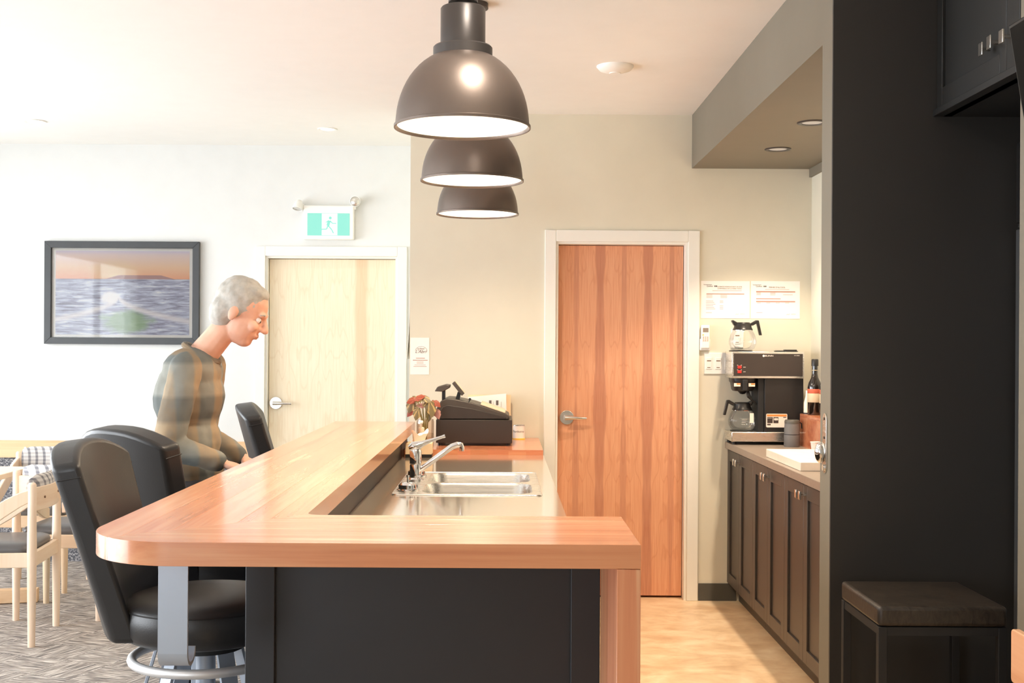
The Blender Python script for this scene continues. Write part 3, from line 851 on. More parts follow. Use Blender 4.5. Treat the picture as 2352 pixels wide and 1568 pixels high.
def seascape():
    t = NT('seascape_print'); x, y, z = t.sep(t.coord())
    u = t.math('DIVIDE', x, 0.90); v = t.math('DIVIDE', z, 0.57)
    sky = t.ramp(t.maprange(v, 0.14, 0.5), [(0.0, S(252, 176, 136)), (0.45, S(255, 214, 178)), (0.85, S(246, 224, 218)), (1.0, S(226, 218, 236))])
    du = t.math('SUBTRACT', u, -0.06); dv = t.math('MULTIPLY', t.math('SUBTRACT', v, 0.20), 1.0)
    dd = t.math('SQRT', t.math('ADD', t.math('MULTIPLY', du, du), t.math('MULTIPLY', dv, dv)))
    sky = t.mix(t.maprange(dd, 0.0, 0.22, 0.75, 0.0), sky, S(255, 236, 190))
    hill = t.math('ADD', 0.165, t.math('MULTIPLY', 0.045, t.maprange(t.math('ABSOLUTE', t.math('SUBTRACT', u, 0.13)), 0.16, 0.26, 1.0, 0.0)))
    sky = t.mix(t.math('LESS_THAN', v, hill), sky, S(190, 150, 146))
    wv = t.noise(t.comb(t.math('MULTIPLY', u, 6.0), 0.0, t.math('MULTIPLY', v, 34.0)), 1.0, 5, 0.65, 0.6)
    sea = t.ramp(wv, [(0.32, S(132, 128, 152)), (0.45, S(170, 172, 196)), (0.56, S(206, 212, 230)), (0.68, S(244, 246, 250))])
    gu = t.math('SUBTRACT', u, 0.03); gv = t.math('MULTIPLY', t.math('SUBTRACT', v, -0.34), 1.3)
    gd = t.math('SQRT', t.math('ADD', t.math('MULTIPLY', gu, gu), t.math('MULTIPLY', gv, gv)))
    gn = t.noise(t.comb(t.math('MULTIPLY', u, 8.0), 0.0, t.math('MULTIPLY', v, 8.0)), 1.0, 4)
    sea = t.mix(t.maprange(t.math('ADD', gd, t.math('MULTIPLY', t.math('SUBTRACT', gn, 0.5), 0.25)), 0.12, 0.22, 0.85, 0.0), sea, S(150, 182, 134))
    au = t.math('ABSOLUTE', t.math('SUBTRACT', u, -0.03))
    crest = t.math('SUBTRACT', -0.03, t.math('MULTIPLY', t.math('POWER', au, 0.5), 0.42))
    cd = t.math('ABSOLUTE', t.math('SUBTRACT', v, crest))
    sea = t.mix(t.maprange(cd, 0.01, 0.05, 0.7, 0.0), sea, S(246, 240, 240))
    bu = t.math('SUBTRACT', u, -0.09); bv = t.math('SUBTRACT', v, -0.06)
    bd = t.math('SQRT', t.math('ADD', t.math('MULTIPLY', bu, bu), t.math('MULTIPLY', bv, bv)))
    sea = t.mix(t.maprange(t.math('ADD', bd, t.math('MULTIPLY', t.math('SUBTRACT', gn, 0.5), 0.08)), 0.05, 0.085, 0.9, 0.0), sea, S(252, 246, 242))
    c = t.mix(t.maprange(v, 0.158, 0.168), sea, sky)
    return t.done(c, 0.6, 0, 0.2)
pc = thing('framed_picture', 'black framed seascape of a breaking wave at sunset on the white wall', 'picture', (-2.575, YB, 1.815))
pw, ph, fw = 0.522, 0.347, 0.045
fr = MB()
for poly in ([(-pw,-ph),(pw,-ph),(pw-fw,-ph+fw),(-pw+fw,-ph+fw)], [(pw,-ph),(pw,ph),(pw-fw,ph-fw),(pw-fw,-ph+fw)],
             [(pw,ph),(-pw,ph),(-pw+fw,ph-fw),(pw-fw,ph-fw)], [(-pw,ph),(-pw,-ph),(-pw+fw,-ph+fw),(-pw+fw,ph-fw)]):
    MB().prism(poly, -0.032, -0.001, 'y').build('frame_rail', M_black if False else plain('black_frame', S(58, 60, 62), 0.35) if 'black_frame' not in MATS else MATS['black_frame'], pc, bevel=0.002)
MB().box(-pw+fw, pw-fw, -0.010, -0.004, -ph+fw, ph-fw).build('mat_board', M_paper, pc, smooth=False)
MB().box(-0.452, 0.452, -0.0115, -0.010, -0.283, 0.283).build('print', seascape(), pc, smooth=False)
MB().box(-pw+fw, pw-fw, -0.018, -0.016, -ph+fw, ph-fw).build('glass', thin_glass('picture_glass', refl=0.9), pc, smooth=False)

def bars(mb, rows, y):
    for x0, x1, z, h in rows: mb.box(x0, x1, y-0.0006, y, z-h/2, z+h/2)
    return mb
def notice(name, label, x0, x1, z0, z1, group=None):
    t = thing(name, label, 'notice', ((x0+x1)/2, WB, (z0+z1)/2), 0, group)
    w, h = (x1-x0)/2, (z1-z0)/2
    MB().box(-w, w, -0.002, -0.0005, -h, h).build('sheet', M_paper, t, smooth=False)
    return t, w, h
def emblem(t, x, z):
    text('Gouvernement', 0.008, (x-0.012, -0.0025, z+0.009), M_inkd, t)
    text('Québec', 0.012, (x, -0.0025, z), M_inkd, t)
    mb = MB()
    for i in range(2): mb.box(x+0.026+i*0.009, x+0.033+i*0.009, -0.0028, -0.002, z-0.004, z+0.004)
    mb.build('emblem_squares', M_inkd, t, smooth=False)
t, w, h = notice('wall_notice', 'landscape paper licence taped beside the red door, the left one of two', 1.147, 1.430, 1.640, 1.857, 'paper licences on the back wall')
emblem(t, -0.090, 0.078)
text("LICENCE D'EXPLOITANT DE SITE", 0.0098, (0.025, -0.0025, 0.075), M_ink, t)
text("D'APPAREILS DE LOTERIE VIDÉO", 0.0098, (0.025, -0.0025, 0.064), M_ink, t)
bars(MB(), [(-0.075, 0.095, 0.052, 0.002), (-0.110, 0.110, 0.033, 0.005)], -0.002).build('heading_bars', M_inkr, t, smooth=False)
bars(MB(), [(-0.110, -0.075, 0.033-0.007*i, 0.002) for i in range(1, 4)] + [(-0.028, 0.010, 0.033-0.007*i, 0.002) for i in range(1, 4)] +
     [(-0.112, -0.070+0.006*(i % 3), -0.008-0.0092*i, 0.0022) for i in range(6)] + [(-0.032, -0.012, -0.008-0.0092*i, 0.0022) for i in (0, 1, 3, 4, 5)] + [(-0.112, -0.078, -0.076, 0.002)], -0.002).build('print_lines', M_inkr, t, smooth=False)
def scribble(t, x, z):
    MB().tube([(x+0.006*i, -0.0026, z + (0.003 if i % 2 else -0.002) + 0.0008*i) for i in range(4)], 0.0006, 4).build('signature', M_inkd, t)
    MB().tube([(x+0.028+0.005*i, -0.0026, z+0.003 + (0.0025 if i % 2 else -0.002)) for i in range(6)], 0.0006, 4).build('signature', M_inkd, t)
scribble(t, 0.060, -0.086)
t, w, h = notice('wall_notice', 'landscape paper permit above the coffee maker, the right one of two', 1.437, 1.722, 1.640, 1.858, 'paper licences on the back wall')
emblem(t, -0.095, 0.078)
text("PERMIS D'ALCOOL", 0.0115, (0.010, -0.0025, 0.072), M_ink, t)
bars(MB(), [(-0.112, 0.115, 0.047, 0.007), (-0.112, 0.030, 0.006, 0.005), (-0.112, 0.115, -0.010, 0.007)], -0.002).build('heading_bars', M_inkr, t, smooth=False)
bars(MB(), [(-0.060, 0.080, 0.060, 0.002)] + [(-0.110, -0.085, 0.047-0.006*i, 0.002) for i in range(1, 4)] + [(-0.03, 0.0, 0.047-0.006*i, 0.002) for i in range(1, 4)] + [(0.045, 0.10, 0.030, 0.002), (-0.110, -0.075, -0.074, 0.002)] +
     [(-0.108+0.055*i, -0.085+0.055*i, -0.018, 0.002) for i in range(4)], -0.002).build('print_lines', M_inkr, t, smooth=False)
scribble(t, 0.065, -0.086)

t, w, h = notice('motel_poster', 'small white motel poster at the outer wall corner behind the plant', -0.540, -0.430, 1.303, 1.517)
MB().tube([(0.008+0.034*math.cos(a), -0.0026, 0.030+0.026*math.sin(a)) for a in [PI*1.05*k/14-0.2 for k in range(15)]], 0.0006, 4).build('logo_arc', M_ink, t)
text('le Motel', 0.012, (0.006, -0.0025, 0.043), M_ink, t, shear=0.2)
text("L'Abri", 0.026, (0.004, -0.0025, 0.026), M_inkd, t, shear=0.4)
bars(MB(), [(-0.022, 0.030, -0.012, 0.004), (-0.040, 0.046, -0.024, 0.004), (-0.018, 0.022, -0.034, 0.0022), (-0.018, 0.022, -0.042, 0.0022), (-0.030, 0.034, -0.051, 0.0022), (-0.036, 0.040, -0.060, 0.0026)], -0.002).build('print_lines', M_inkr, t, smooth=False)
# notice seen edge-on on the return of the corner
ed = MB(); rings = []
for k in range(10):
    q = k/9; z = 1.39 + 0.48*q; off = 0.004 + 0.018*(1-q)**3
    rings.append([(-0.547-off, 7.02, z), (-0.545-off, 7.02, z), (-0.545-off, 7.34, z), (-0.547-off, 7.34, z)])
o = ed.loops(rings).build('hanging_chart', M_paper, None, smooth=False)
tag(o, 'tall paper chart seen edge-on at the outer wall corner above the motel poster', 'chart')

# remote in holder, switch plates
t = thing('wall_remote', 'white remote control in a wall holder beside the red door', 'remote', (1.170, WB, 1.525))
MB().box(-0.030, 0.030, -0.022, 0, -0.072, -0.005).build('holder', M_white, t, bevel=0.004)
MB().box(-0.024, 0.026, -0.030, -0.006, -0.062, 0.075).build('handset', M_white, t, bevel=0.007, seg=3)
MB().box(-0.015, 0.017, -0.0315, -0.029, 0.034, 0.058).build('screen', plain('lcd_grey', S(140, 130, 118), 0.3), t, smooth=False)
MB().cyl((-0.014, -0.032, 0.018), (-0.014, -0.029, 0.018), 0.0045, n=12).build('button', plain('amber_button', S(236, 190, 110), 0.5), t)
for i in range(3):
    for j in range(3):
        MB().box(-0.015+0.012*i, -0.008+0.012*i, -0.0315, -0.029, 0.002-0.010*j, 0.007-0.010*j).build('button', M_inkr, t, smooth=False)
def plate(name, label, x0, x1, z0, z1, n):
    t = thing(name, label, 'switch plate', ((x0+x1)/2, WB, (z0+z1)/2))
    w, h = (x1-x0)/2, (z1-z0)/2
    MB().box(-w, w, -0.007, 0, -h, h).build('plate', M_white, t, bevel=0.002)
    for i in range(n):
        cx = -w + (2*w)*(i+0.5)/n
        MB().box(cx-0.016, cx+0.016, -0.010, -0.006, -0.034, 0.034).build('rocker', M_white, t, bevel=0.001)
        MB().box(cx-0.012, cx+0.012, -0.0106, -0.0098, 0.012, 0.018).build('legend', M_ink, t, smooth=False)
        MB().box(cx-0.010, cx+0.008, -0.0106, -0.0098, -0.026, -0.022).build('legend', M_ink, t, smooth=False)
plate('switch_plate', 'wide white switch plate left of the coffee maker', 1.168, 1.330, 1.316, 1.440, 3)
plate('switch_plate', 'single white switch plate behind the upper glass carafe', 1.322, 1.395, 1.470, 1.580, 1)

# ------------------------------------------------------------------ kitchen cabinets
CF = 1.307; WK = 0.925
bounds = [6.955, 6.615, 6.25, 5.90, 5.547, 5.195, 4.85]
names = ['espresso base cabinet with two tall doors against the back wall', 'espresso base cabinet with two tall doors, middle of the three', 'espresso base cabinet with two tall doors nearest the grey partition']
for u in range(3):
    ya, ym_, yb = bounds[2*u], bounds[2*u+1], bounds[2*u+2]
    t = thing('base_cabinet', names[u], 'cabinet', (CF, (ya+yb)/2, 0), 0, 'base cabinets in the kitchen nook')
    c0 = (ya+yb)/2
    b = MB().box(0.022, 0.478, yb-c0+0.001, ya-c0-0.001, 0.105, WK-0.038); b.box(0.07, 0.478, yb-c0+0.001, ya-c0-0.001, 0, 0.105)
    b.build('carcass', M_cab, t, smooth=False)
    for y0, y1, ks in ((yb, ym_, 1), (ym_, ya, -1)):
        y0 += 0.0015-c0; y1 -= 0.0015+c0; z0, z1 = 0.11, WK-0.045; st = 0.062
        d = MB().box(0.010, 0.021, y0, y1, z0, z1); d.box(0, 0.010, y0, y0+st, z0, z1); d.box(0, 0.010, y1-st, y1, z0, z1)
        d.box(0, 0.010, y0+st, y1-st, z0, z0+st); d.box(0, 0.010, y0+st, y1-st, z1-st, z1)
        dd = d.build('door', M_cab, t, bevel=0.0012, seg=1)
        ky = (ym_-c0) - ks*0.030
        kz = 0.835
        MB().cyl((-0.022, ky, kz), (0, ky, kz), 0.006, n=10).build('knob_stem', M_nickel, dd)
        MB().box(-0.030, -0.022, ky-0.014, ky+0.014, kz-0.018, kz+0.018).build('knob', M_nickel, dd, bevel=0.0015)
o = MB().box(1.290, 1.787, 4.85, 6.955, WK-0.037, WK).build('kitchen_worktop', M_lam2, None, bevel=0.002)
tag(o, 'grey laminate worktop on the espresso cabinets in the nook', 'worktop')
o = thing('wooden_ledge', 'reddish wooden ledge box along the wall carrying dark bottles', 'ledge', (0, 0, 0))
MB().box(1.660, 1.676, 4.88, 6.69, WK, 1.088).build('front_board', M_blk, o, smooth=False)
MB().box(1.660, 1.786, 4.88, 6.69, 1.088, 1.104).build('top_board', M_blk, o, bevel=0.001)
MB().box(1.676, 1.786, 6.672, 6.69, WK, 1.088).build('end_board', M_blk, o, smooth=False)

# coffee maker
cm = thing('coffee_maker', 'black and steel two warmer coffee maker on the nook worktop', 'coffee maker', (1.285, 6.72, WK))
X1 = 0.405; DY = 0.215
for x in (0.02, X1-0.02):
    for y in (0.03, DY-0.03): MB().cyl((x, y, 0), (x, y, 0.018), 0.012, n=10).build('foot', M_black, cm)
MB().box(0, X1, 0, DY, 0.018, 0.072).build('warmer_base', M_steel, cm, bevel=0.003)
MB().box(0.187, X1, 0.016, DY, 0.072, 0.374).build('tower', M_black, cm, bevel=0.002)
MB().box(0.153, 0.187, 0.03, DY, 0.072, 0.374).build('tower_side', M_blackmat, cm, bevel=0.002)
MB().box(0, X1, 0, DY, 0.374, 0.523).build('head_box', M_steel, cm, bevel=0.002)
MB().box(0.009, X1-0.009, -0.003, 0.001, 0.386, 0.512).build('control_panel', plain('brown_black_panel', S(58, 50, 46), 0.4), cm, smooth=False)
M_wtxt = plain('white_lettering', S(245, 240, 232), 0.6, var=0)
MB().cyl((0.176, -0.0042, 0.500), (0.176, -0.0028, 0.500), 0.0062, n=16).build('logo_dot', M_wtxt, cm)
text('BUNN', 0.0125, (0.207, -0.0035, 0.5), M_wtxt, cm, width=1.35)
text('VPR SERIES', 0.0055, (0.362, -0.0035, 0.5025), M_wtxt, cm, width=1.2)
M_red = plain('red_switch', S(226, 52, 46), 0.3)
for z in (0.436, 0.410):
    MB().box(0.030, 0.052, -0.007, -0.002, z-0.008, z+0.008).build('rocker_switch', M_red, cm, bevel=0.002)
    bars(MB(), [(0.027, 0.033, z+0.011, 0.002), (0.048, 0.054, z+0.011, 0.002), (0.062, 0.076, z, 0.002)], -0.0025).build('switch_legend', M_wtxt, cm, smooth=False)
for cx, y in ((0.068, 0.10), (0.325, 0.10)):
    MB().lathe([(0, 0.523), (0.066, 0.523), (0.068, 0.527), (0.062, 0.531), (0, 0.531)], 28, (cx, y, 0)).build('top_warmer', M_black, cm)
MB().box(0.298, 0.366, 0.01, 0.05, 0.523, 0.536).build('lid_block', M_black, cm, bevel=0.002)
MB().lathe([(0, 0.072), (0.064, 0.072), (0.066, 0.075), (0, 0.076)], 28, (0.075, 0.10, 0)).build('lower_warmer', M_black, cm)
fn = MB(); rings = []
for z, k in ((0.374, 1.0), (0.352, 0.98), (0.345, 0.9), (0.308, 0.82), (0.300, 0.74)):
    rings.append([(0.078+p[0]*k, 0.095+p[1]*k, z) for p in rrect(-0.072, 0.072, -0.085, 0.085, 0.055, 5)])
fn.loops(rings).build('brew_funnel', M_black, cm, ang=40)
MB().lathe([(0.0, 0.280), (0.014, 0.283), (0.030, 0.300), (0, 0.300)], 16, (0.078, 0.095, 0)).build('funnel_tip', M_black, cm)
MB().box(0.060, 0.088, -0.004, 0.016, 0.305, 0.366).build('funnel_handle', M_blackmat, cm, bevel=0.003)
M_lab = plain('sticker_white', S(236, 224, 212), 0.6); M_orange = plain('warning_orange', S(238, 140, 66), 0.6)
for x0 in (0.014, 0.096):
    MB().box(x0, x0+0.036, 0.012, 0.016, 0.327, 0.346).build('sticker', M_lab, cm, smooth=False)
    MB().box(x0+0.014, x0+0.035, 0.0115, 0.0125, 0.337, 0.345).build('sticker_band', M_orange, cm, smooth=False)
MB().tube([(0.100, 0.06, 0.296), (0.105, 0.05, 0.272), (0.122, 0.05, 0.250), (0.150, 0.06, 0.225)], [0.010, 0.013, 0.006, 0.005], 8).build('faucet_handle', M_black, cm)
lb = MB().prism(rrect(0.196, 0.315, 0.098, 0.175, 0.006, 3), 0.0145, 0.0158, 'y').build('warning_label', M_lab, cm, smooth=False)
MB().box(0.200, 0.311, 0.0138, 0.0146, 0.160, 0.171).build('label_band', M_orange, lb, smooth=False)
M_lblk = plain('label_black', S(64, 52, 46), 0.6)
for r_ in ((0.202, 0.233, 0.122, 0.156), (0.237, 0.265, 0.122, 0.156), (0.292, 0.308, 0.153, 0.157), (0.202, 0.222, 0.110, 0.118)):
    MB().box(r_[0], r_[1], 0.0138, 0.0146, r_[2], r_[3]).build('label_block', M_lblk, lb, smooth=False)
MB().cyl((0.2465, 0.0128, 0.144), (0.2465, 0.0139, 0.144), 0.007, n=12).build('label_mark', M_lab, lb)
MB().cyl((0.2565, 0.0128, 0.144), (0.2565, 0.0139, 0.144), 0.007, n=12).build('label_mark', M_lab, lb)
MB().tube([(0.203, 0.0136, 0.150), (0.228, 0.0136, 0.150)], 0.0008, 4).build('label_rule', M_lab, lb)

def carafe(label, loc, rz):
    t = thing('glass_carafe', label, 'carafe', loc, rz, 'glass coffee carafes with black handles')
    MB().lathe([(0, 0.003), (0.050, 0.0), (0.066, 0.010), (0.077, 0.035), (0.078, 0.055), (0.070, 0.085), (0.056, 0.112), (0.047, 0.124), (0.047, 0.132)], 36).build('glass_body', M_glass, t, ang=70)
    MB().lathe([(0.049, 0.116), (0.056, 0.112), (0.057, 0.118), (0.051, 0.128), (0.046, 0.150), (0.043, 0.150), (0.043, 0.128)], 32, closed=True).build('collar', M_black, t)
    MB().lathe([(0, 0.142), (0.044, 0.142), (0.046, 0.150), (0.040, 0.158), (0.02, 0.154), (0, 0.152)], 28).build('lid', M_black, t)
    MB().prism([(0.020, 0.150), (0.058, 0.172), (0.066, 0.168), (0.050, 0.140), (0.040, 0.138)], -0.020, 0.020, 'y').build('spout', M_black, t, bevel=0.004)
    MB().prism([(-0.040, 0.140), (-0.046, 0.155), (-0.075, 0.172), (-0.090, 0.170), (-0.108, 0.085), (-0.094, 0.085), (-0.078, 0.152), (-0.056, 0.140)], -0.013, 0.013, 'y').build('handle', M_black, t, bevel=0.003)
    MB().lathe([(0.0485, 0.113), (0.0575, 0.112), (0.0575, 0.1145), (0.0485, 0.1155)], 32, closed=True).build('steel_band', M_chrome, t)
    mk = MB()
    for k in range(4): mk.box(-0.018, 0.004+0.003*k, -0.0795, -0.0785, 0.036+0.010*k, 0.0375+0.010*k)
    mk.build('level_marks', M_wtxt, t, smooth=False)
    return t
carafe('empty glass carafe standing on top of the coffee maker', (1.285+0.068+0.01, 6.72+0.10, WK+0.531), PI)
c2 = carafe('empty glass carafe on the lower warmer under the brew funnel', (1.285+0.078, 6.72+0.105, WK+0.076), 0.0)
MB().box(0.030, 0.052, -0.072, -0.0695, 0.045, 0.100).build('paper_tag', M_lab, c2, smooth=False, rot=(0.0, 0.0, 0.0))

# speaker, board, bottles, cup
t = thing('portable_speaker', 'grey cylindrical portable speaker in front of the coffee maker', 'speaker', (1.600, 6.625, WK))
M_spk = plain('speaker_mesh', S(112, 112, 112), 0.6, bump=0.3, bscale=600)
MB().lathe([(0, 0), (0.040, 0), (0.0435, 0.006), (0.0435, 0.062), (0.0405, 0.128), (0, 0.128)], 36).build('grille', M_spk, t)
MB().lathe([(0, 0.128), (0.0412, 0.128), (0.0412, 0.142), (0.037, 0.148), (0, 0.146)], 36).build('top_cap', M_base, t)
MB().lathe([(0.0438, 0.068), (0.0432, 0.070), (0.0436, 0.066)], 36, closed=True).build('seam_ring', M_black, t)
MB().tube([(0.040, 0.0, 0.135), (0.052, 0, 0.128), (0.054, 0, 0.10)], 0.004, 6).build('strap', M_black, t)
o = MB().box(1.318, 1.640, 5.30, 5.99, WK, WK+0.04).build('cutting_board', plain('white_board', S(246, 234, 216), 0.4), None, bevel=0.003)
tag(o, 'thick pale cutting board lying on the nook worktop', 'cutting board')
def bottle(label, x, y):
    t = thing('liquor_bottle', label, 'bottle', (x, y, 1.104), 0, 'dark bottles on the wooden ledge')
    MB().lathe([(0, 0), (0.036, 0), (0.038, 0.006), (0.038, 0.150), (0.034, 0.175), (0.019, 0.205), (0.015, 0.225), (0.015, 0.270), (0, 0.270)], 28).build('body', M_bottleglass, t, ang=60)
    MB().lathe([(0, 0.268), (0.0185, 0.268), (0.0185, 0.302), (0.016, 0.306), (0, 0.306)], 20).build('cap', M_black, t)
    MB().lathe([(0.0385, 0.070), (0.0388, 0.071), (0.0388, 0.118), (0.0385, 0.119)], 28, closed=True).build('label_paper', plain('cream_label', S(206, 190, 160), 0.6) if 'cream_label' not in MATS else MATS['cream_label'], t)
    MB().lathe([(0.0386, 0.119), (0.0390, 0.120), (0.0390, 0.142), (0.0386, 0.143)], 28, closed=True).build('label_band', plain('red_label', S(196, 96, 70), 0.6) if 'red_label' not in MATS else MATS['red_label'], t)
    bd = MB().tube([(-0.0152*math.cos(a), -0.0152*math.sin(a), 0.245) for a in [k*PI/6 for k in range(12)]], 0.0015, 5, closed=True)
    bd.build('neck_ring', MATS['cream_label'], t)
bottle('dark liqueur bottle with a red banded label beside the partition', 1.708, 6.56)
bottle('second dark bottle almost hidden behind the grey partition edge', 1.742, 6.44)
t = thing('clear_bottle', 'slim clear bottle with a dark base left of the dark liqueur bottle', 'bottle', (1.690, 6.655, 1.104))
MB().lathe([(0, 0.008), (0.018, 0.008), (0.018, 0.06), (0.008, 0.10), (0.007, 0.13), (0, 0.13)], 20).build('body', plain('milky_glass', S(236, 226, 208), 0.2), t, ang=60)
MB().lathe([(0, 0), (0.021, 0), (0.021, 0.008), (0, 0.008)], 20).build('base', M_black, t)
t = thing('white_cup', 'small white cup on the worktop beside the wooden ledge', 'cup', (1.632, 6.25, WK))
MB().lathe([(0, 0), (0.018, 0), (0.025, 0.055), (0.0235, 0.055), (0.017, 0.003), (0, 0.003)], 24).build('wall', M_white, t)
MB().lathe([(0.0235, 0.053), (0.0265, 0.053), (0.0265, 0.057), (0.0235, 0.057)], 24, closed=True).build('rim', M_white, t)

# ------------------------------------------------------------------ register shelf things
rg = thing('cash_register', 'black cash register with two raised displays on the wooden shelf', 'cash register', (-0.355, 6.36, 0.940))
RW, RD = 0.405, 0.42
for x in (0.02, RW-0.02):
    for y in (0.03, RD-0.03): MB().cyl((x, y, 0), (x, y, 0.015), 0.012, n=10).build('foot', M_black, rg)
M_reg = plain('brown_black_register', S(48, 40, 35), 0.45)
M_reg2 = plain('dark_grey_register', S(66, 59, 53), 0.42)
MB().box(0, RW, 0, RD, 0.015, 0.138).build('cash_drawer', M_reg, rg, bevel=0.002)
prof = [(0.004, 0.140), (0.385, 0.140), (0.391, 0.148), (0.388, 0.160), (0.375, 0.168), (0.20, 0.226), (0.10, 0.247), (0.055, 0.250), (0.025, 0.238), (0.004, 0.205), (-0.006, 0.165)]
MB().prism(prof, 0.012, RD-0.05, 'y').build('body', M_reg2, rg, bevel=0.006, seg=3)
pr2 = [(0.02, 0.142), (0.37, 0.144), (0.372, 0.152), (0.20, 0.196), (0.06, 0.215), (0.035, 0.205), (0.014, 0.17)]
MB().prism(pr2, 0.009, 0.013, 'y').build('side_panel', M_reg, rg, bevel=0.002)
kb = MB().prism([(0.235, 0.216), (0.365, 0.172), (0.370, 0.179), (0.238, 0.225)], 0.03, RD-0.07, 'y').build('keyboard', plain('cream_keys', S(226, 206, 176), 0.5), rg, bevel=0.002)
MB().prism([(-0.010, 0.288), (0.005, 0.312), (0.050, 0.325), (0.073, 0.322), (0.070, 0.306), (0.045, 0.292), (0.035, 0.286)], 0.02, 0.14, 'y').build('customer_display', M_reg2, rg, bevel=0.004)
MB().box(0.028, 0.045, 0.05, 0.11, 0.235, 0.295).build('display_post', M_black, rg)
MB().prism([(0.082, 0.330), (0.096, 0.342), (0.150, 0.278), (0.136, 0.264)], 0.02, 0.16, 'y').build('operator_display', M_reg2, rg, bevel=0.003)
MB().prism([(0.0975, 0.3425), (0.099, 0.343), (0.1515, 0.279), (0.150, 0.2780)], 0.03, 0.15, 'y').build('display_glass', plain('display_cream', S(226, 214, 190), 0.3), rg, smooth=False)
MB().prism([(0.098, 0.240), (0.122, 0.240), (0.128, 0.275), (0.112, 0.285)], 0.07, 0.11, 'y').build('display_neck', M_black, rg)
MB().tube([(0.170, 0.015, 0.225), (0.178, 0.015, 0.243)], 0.003, 6).build('key', M_black, rg)
MB().cyl((0.179, 0.010, 0.247), (0.179, 0.020, 0.247), 0.007, n=12).build('key_bow', M_black, rg)

t = thing('document_stand', 'sheaf of white printed papers standing behind the register', 'papers', (-0.10, 6.84, 0.940))
MB().box(-0.10, 0.145, 0.030, 0.045, 0, 0.255).build('backing_board', plain('manila_board', S(236, 206, 166), 0.7), t, rot=(-0.10, 0, 0))
MB().prism([(-0.115, 0.0), (0.125, 0.0), (0.118, 0.262), (-0.10, 0.240)], 0.020, 0.0285, 'y').build('sheets', M_paper, t, rot=(-0.10, 0, 0))
pb = MB()
for x in (0.02, 0.06):
    pb.box(x, x+0.014, 0.0188, 0.0198, 0.195, 0.222)
for i in range(3): pb.box(0.045+0.022*i, 0.046+0.022*i, 0.0188, 0.0198, 0.14, 0.215)
pb.build('printed_blocks', M_inkd, t, smooth=False, rot=(-0.10, 0, 0))

t = thing('tip_can', 'white paper-wrapped tip can behind the register', 'can', (0.092, 6.85, 0.940))
MB().lathe([(0, 0.004), (0.034, 0.004), (0.034, 0.078), (0.031, 0.078), (0.031, 0.006), (0, 0.006)], 32).build('wrapper', M_paper, t)
MB().lathe([(0, 0), (0.0355, 0), (0.0355, 0.006), (0, 0.006)], 32).build('base_rim', plain('yellow_rim', S(246, 200, 60), 0.4), t)
MB().lathe([(0.0315, 0.078), (0.035, 0.078), (0.035, 0.081), (0.0315, 0.081)], 32, closed=True).build('top_rim', M_nickel, t)
cu_t = text('Pourboires', 0.0175, (0, 0, 0), M_inkd, t, shear=0.25, thick=0.0002)
for vtx in cu_t.data.vertices:
    a = vtx.co.x/0.0345 - 0.15; yv = vtx.co.y
    vtx.co = Vector((0.0346*math.sin(a), -0.0346*math.cos(a), 0.045+yv))
cu_t.rotation_euler = (0, 0, 0)

# plant
pt = thing('begonia_plant', 'begonia cutting with bronze leaves in a glass jar by the register', 'plant', (-0.404, 6.24, 0.940))
MB().lathe([(0, 0.003), (0.043, 0), (0.046, 0.004), (0.046, 0.135), (0.043, 0.148), (0.041, 0.148), (0.044, 0.134), (0.044, 0.006), (0, 0.006)], 32).build('jar', thin_glass('jar_glass', (0.95, 0.91, 0.87, 1), 0.35), pt, ang=60)
MB().lathe([(0, 0.008), (0.0425, 0.008), (0.0425, 0.075), (0, 0.075)], 28).build('water', thin_glass('jar_water', (0.95, 0.92, 0.86, 1), 0.2), pt)
def leafmat(name, base, vein):
    t = NT(name); x, y, z = t.sep(t.coord())
    ang = t.math('ARCTAN2', y, t.math('ADD', x, 0.0001))
    r_ = t.math('PINGPONG', t.math('MULTIPLY', ang, 3.2), 1.0)
    n = t.noise(t.coord(), 60, 3)
    vn = t.maprange(t.math('ADD', r_, t.math('MULTIPLY', t.math('SUBTRACT', n, 0.5), 0.5)), 0.62, 0.9)
    return t.done(t.mix(vn, base, vein), 0.45, 0, 0.4)
M_leafg = leafmat('begonia_leaf_face', S(118, 106, 76), S(190, 166, 112))
M_leafr = leafmat('begonia_leaf_underside', S(140, 66, 46), S(162, 88, 62))
M_leafp = leafmat('begonia_leaf_pink', S(178, 128, 120), S(196, 150, 140))
M_stem = plain('green_stem', S(150, 140, 84), 0.5)
def leaf_mesh():
    outl = [(0,0),(0.25,0.34),(0.55,0.48),(0.72,0.40),(0.90,0.42),(1.15,0.22),(1.45,0.0),(1.15,-0.26),(0.95,-0.36),(0.80,-0.50),(0.55,-0.48),(0.35,-0.56),(0.0,-0.40),(-0.18,-0.20),(-0.16,0.02)]
    vs_ = [(0.30, -0.05, 0.0)]; fs_ = []; n = len(outl)
    for k in (0.55, 1.0):
        for i, (x, y) in enumerate(outl):
            px, py = 0.30+(x-0.30)*k, -0.05+(y+0.05)*k
            vs_.append((px, py, 0.06*k*math.sin(i*2.3) - 0.16*(px-0.3)**2 - 0.35*py*py))
    for i in range(n):
        j = (i+1) % n
        fs_.append((0, 1+i, 1+j)); fs_.append((1+i, 1+n+i, 1+n+j, 1+j))
    return vs_, fs_
lv_, lf_ = leaf_mesh()
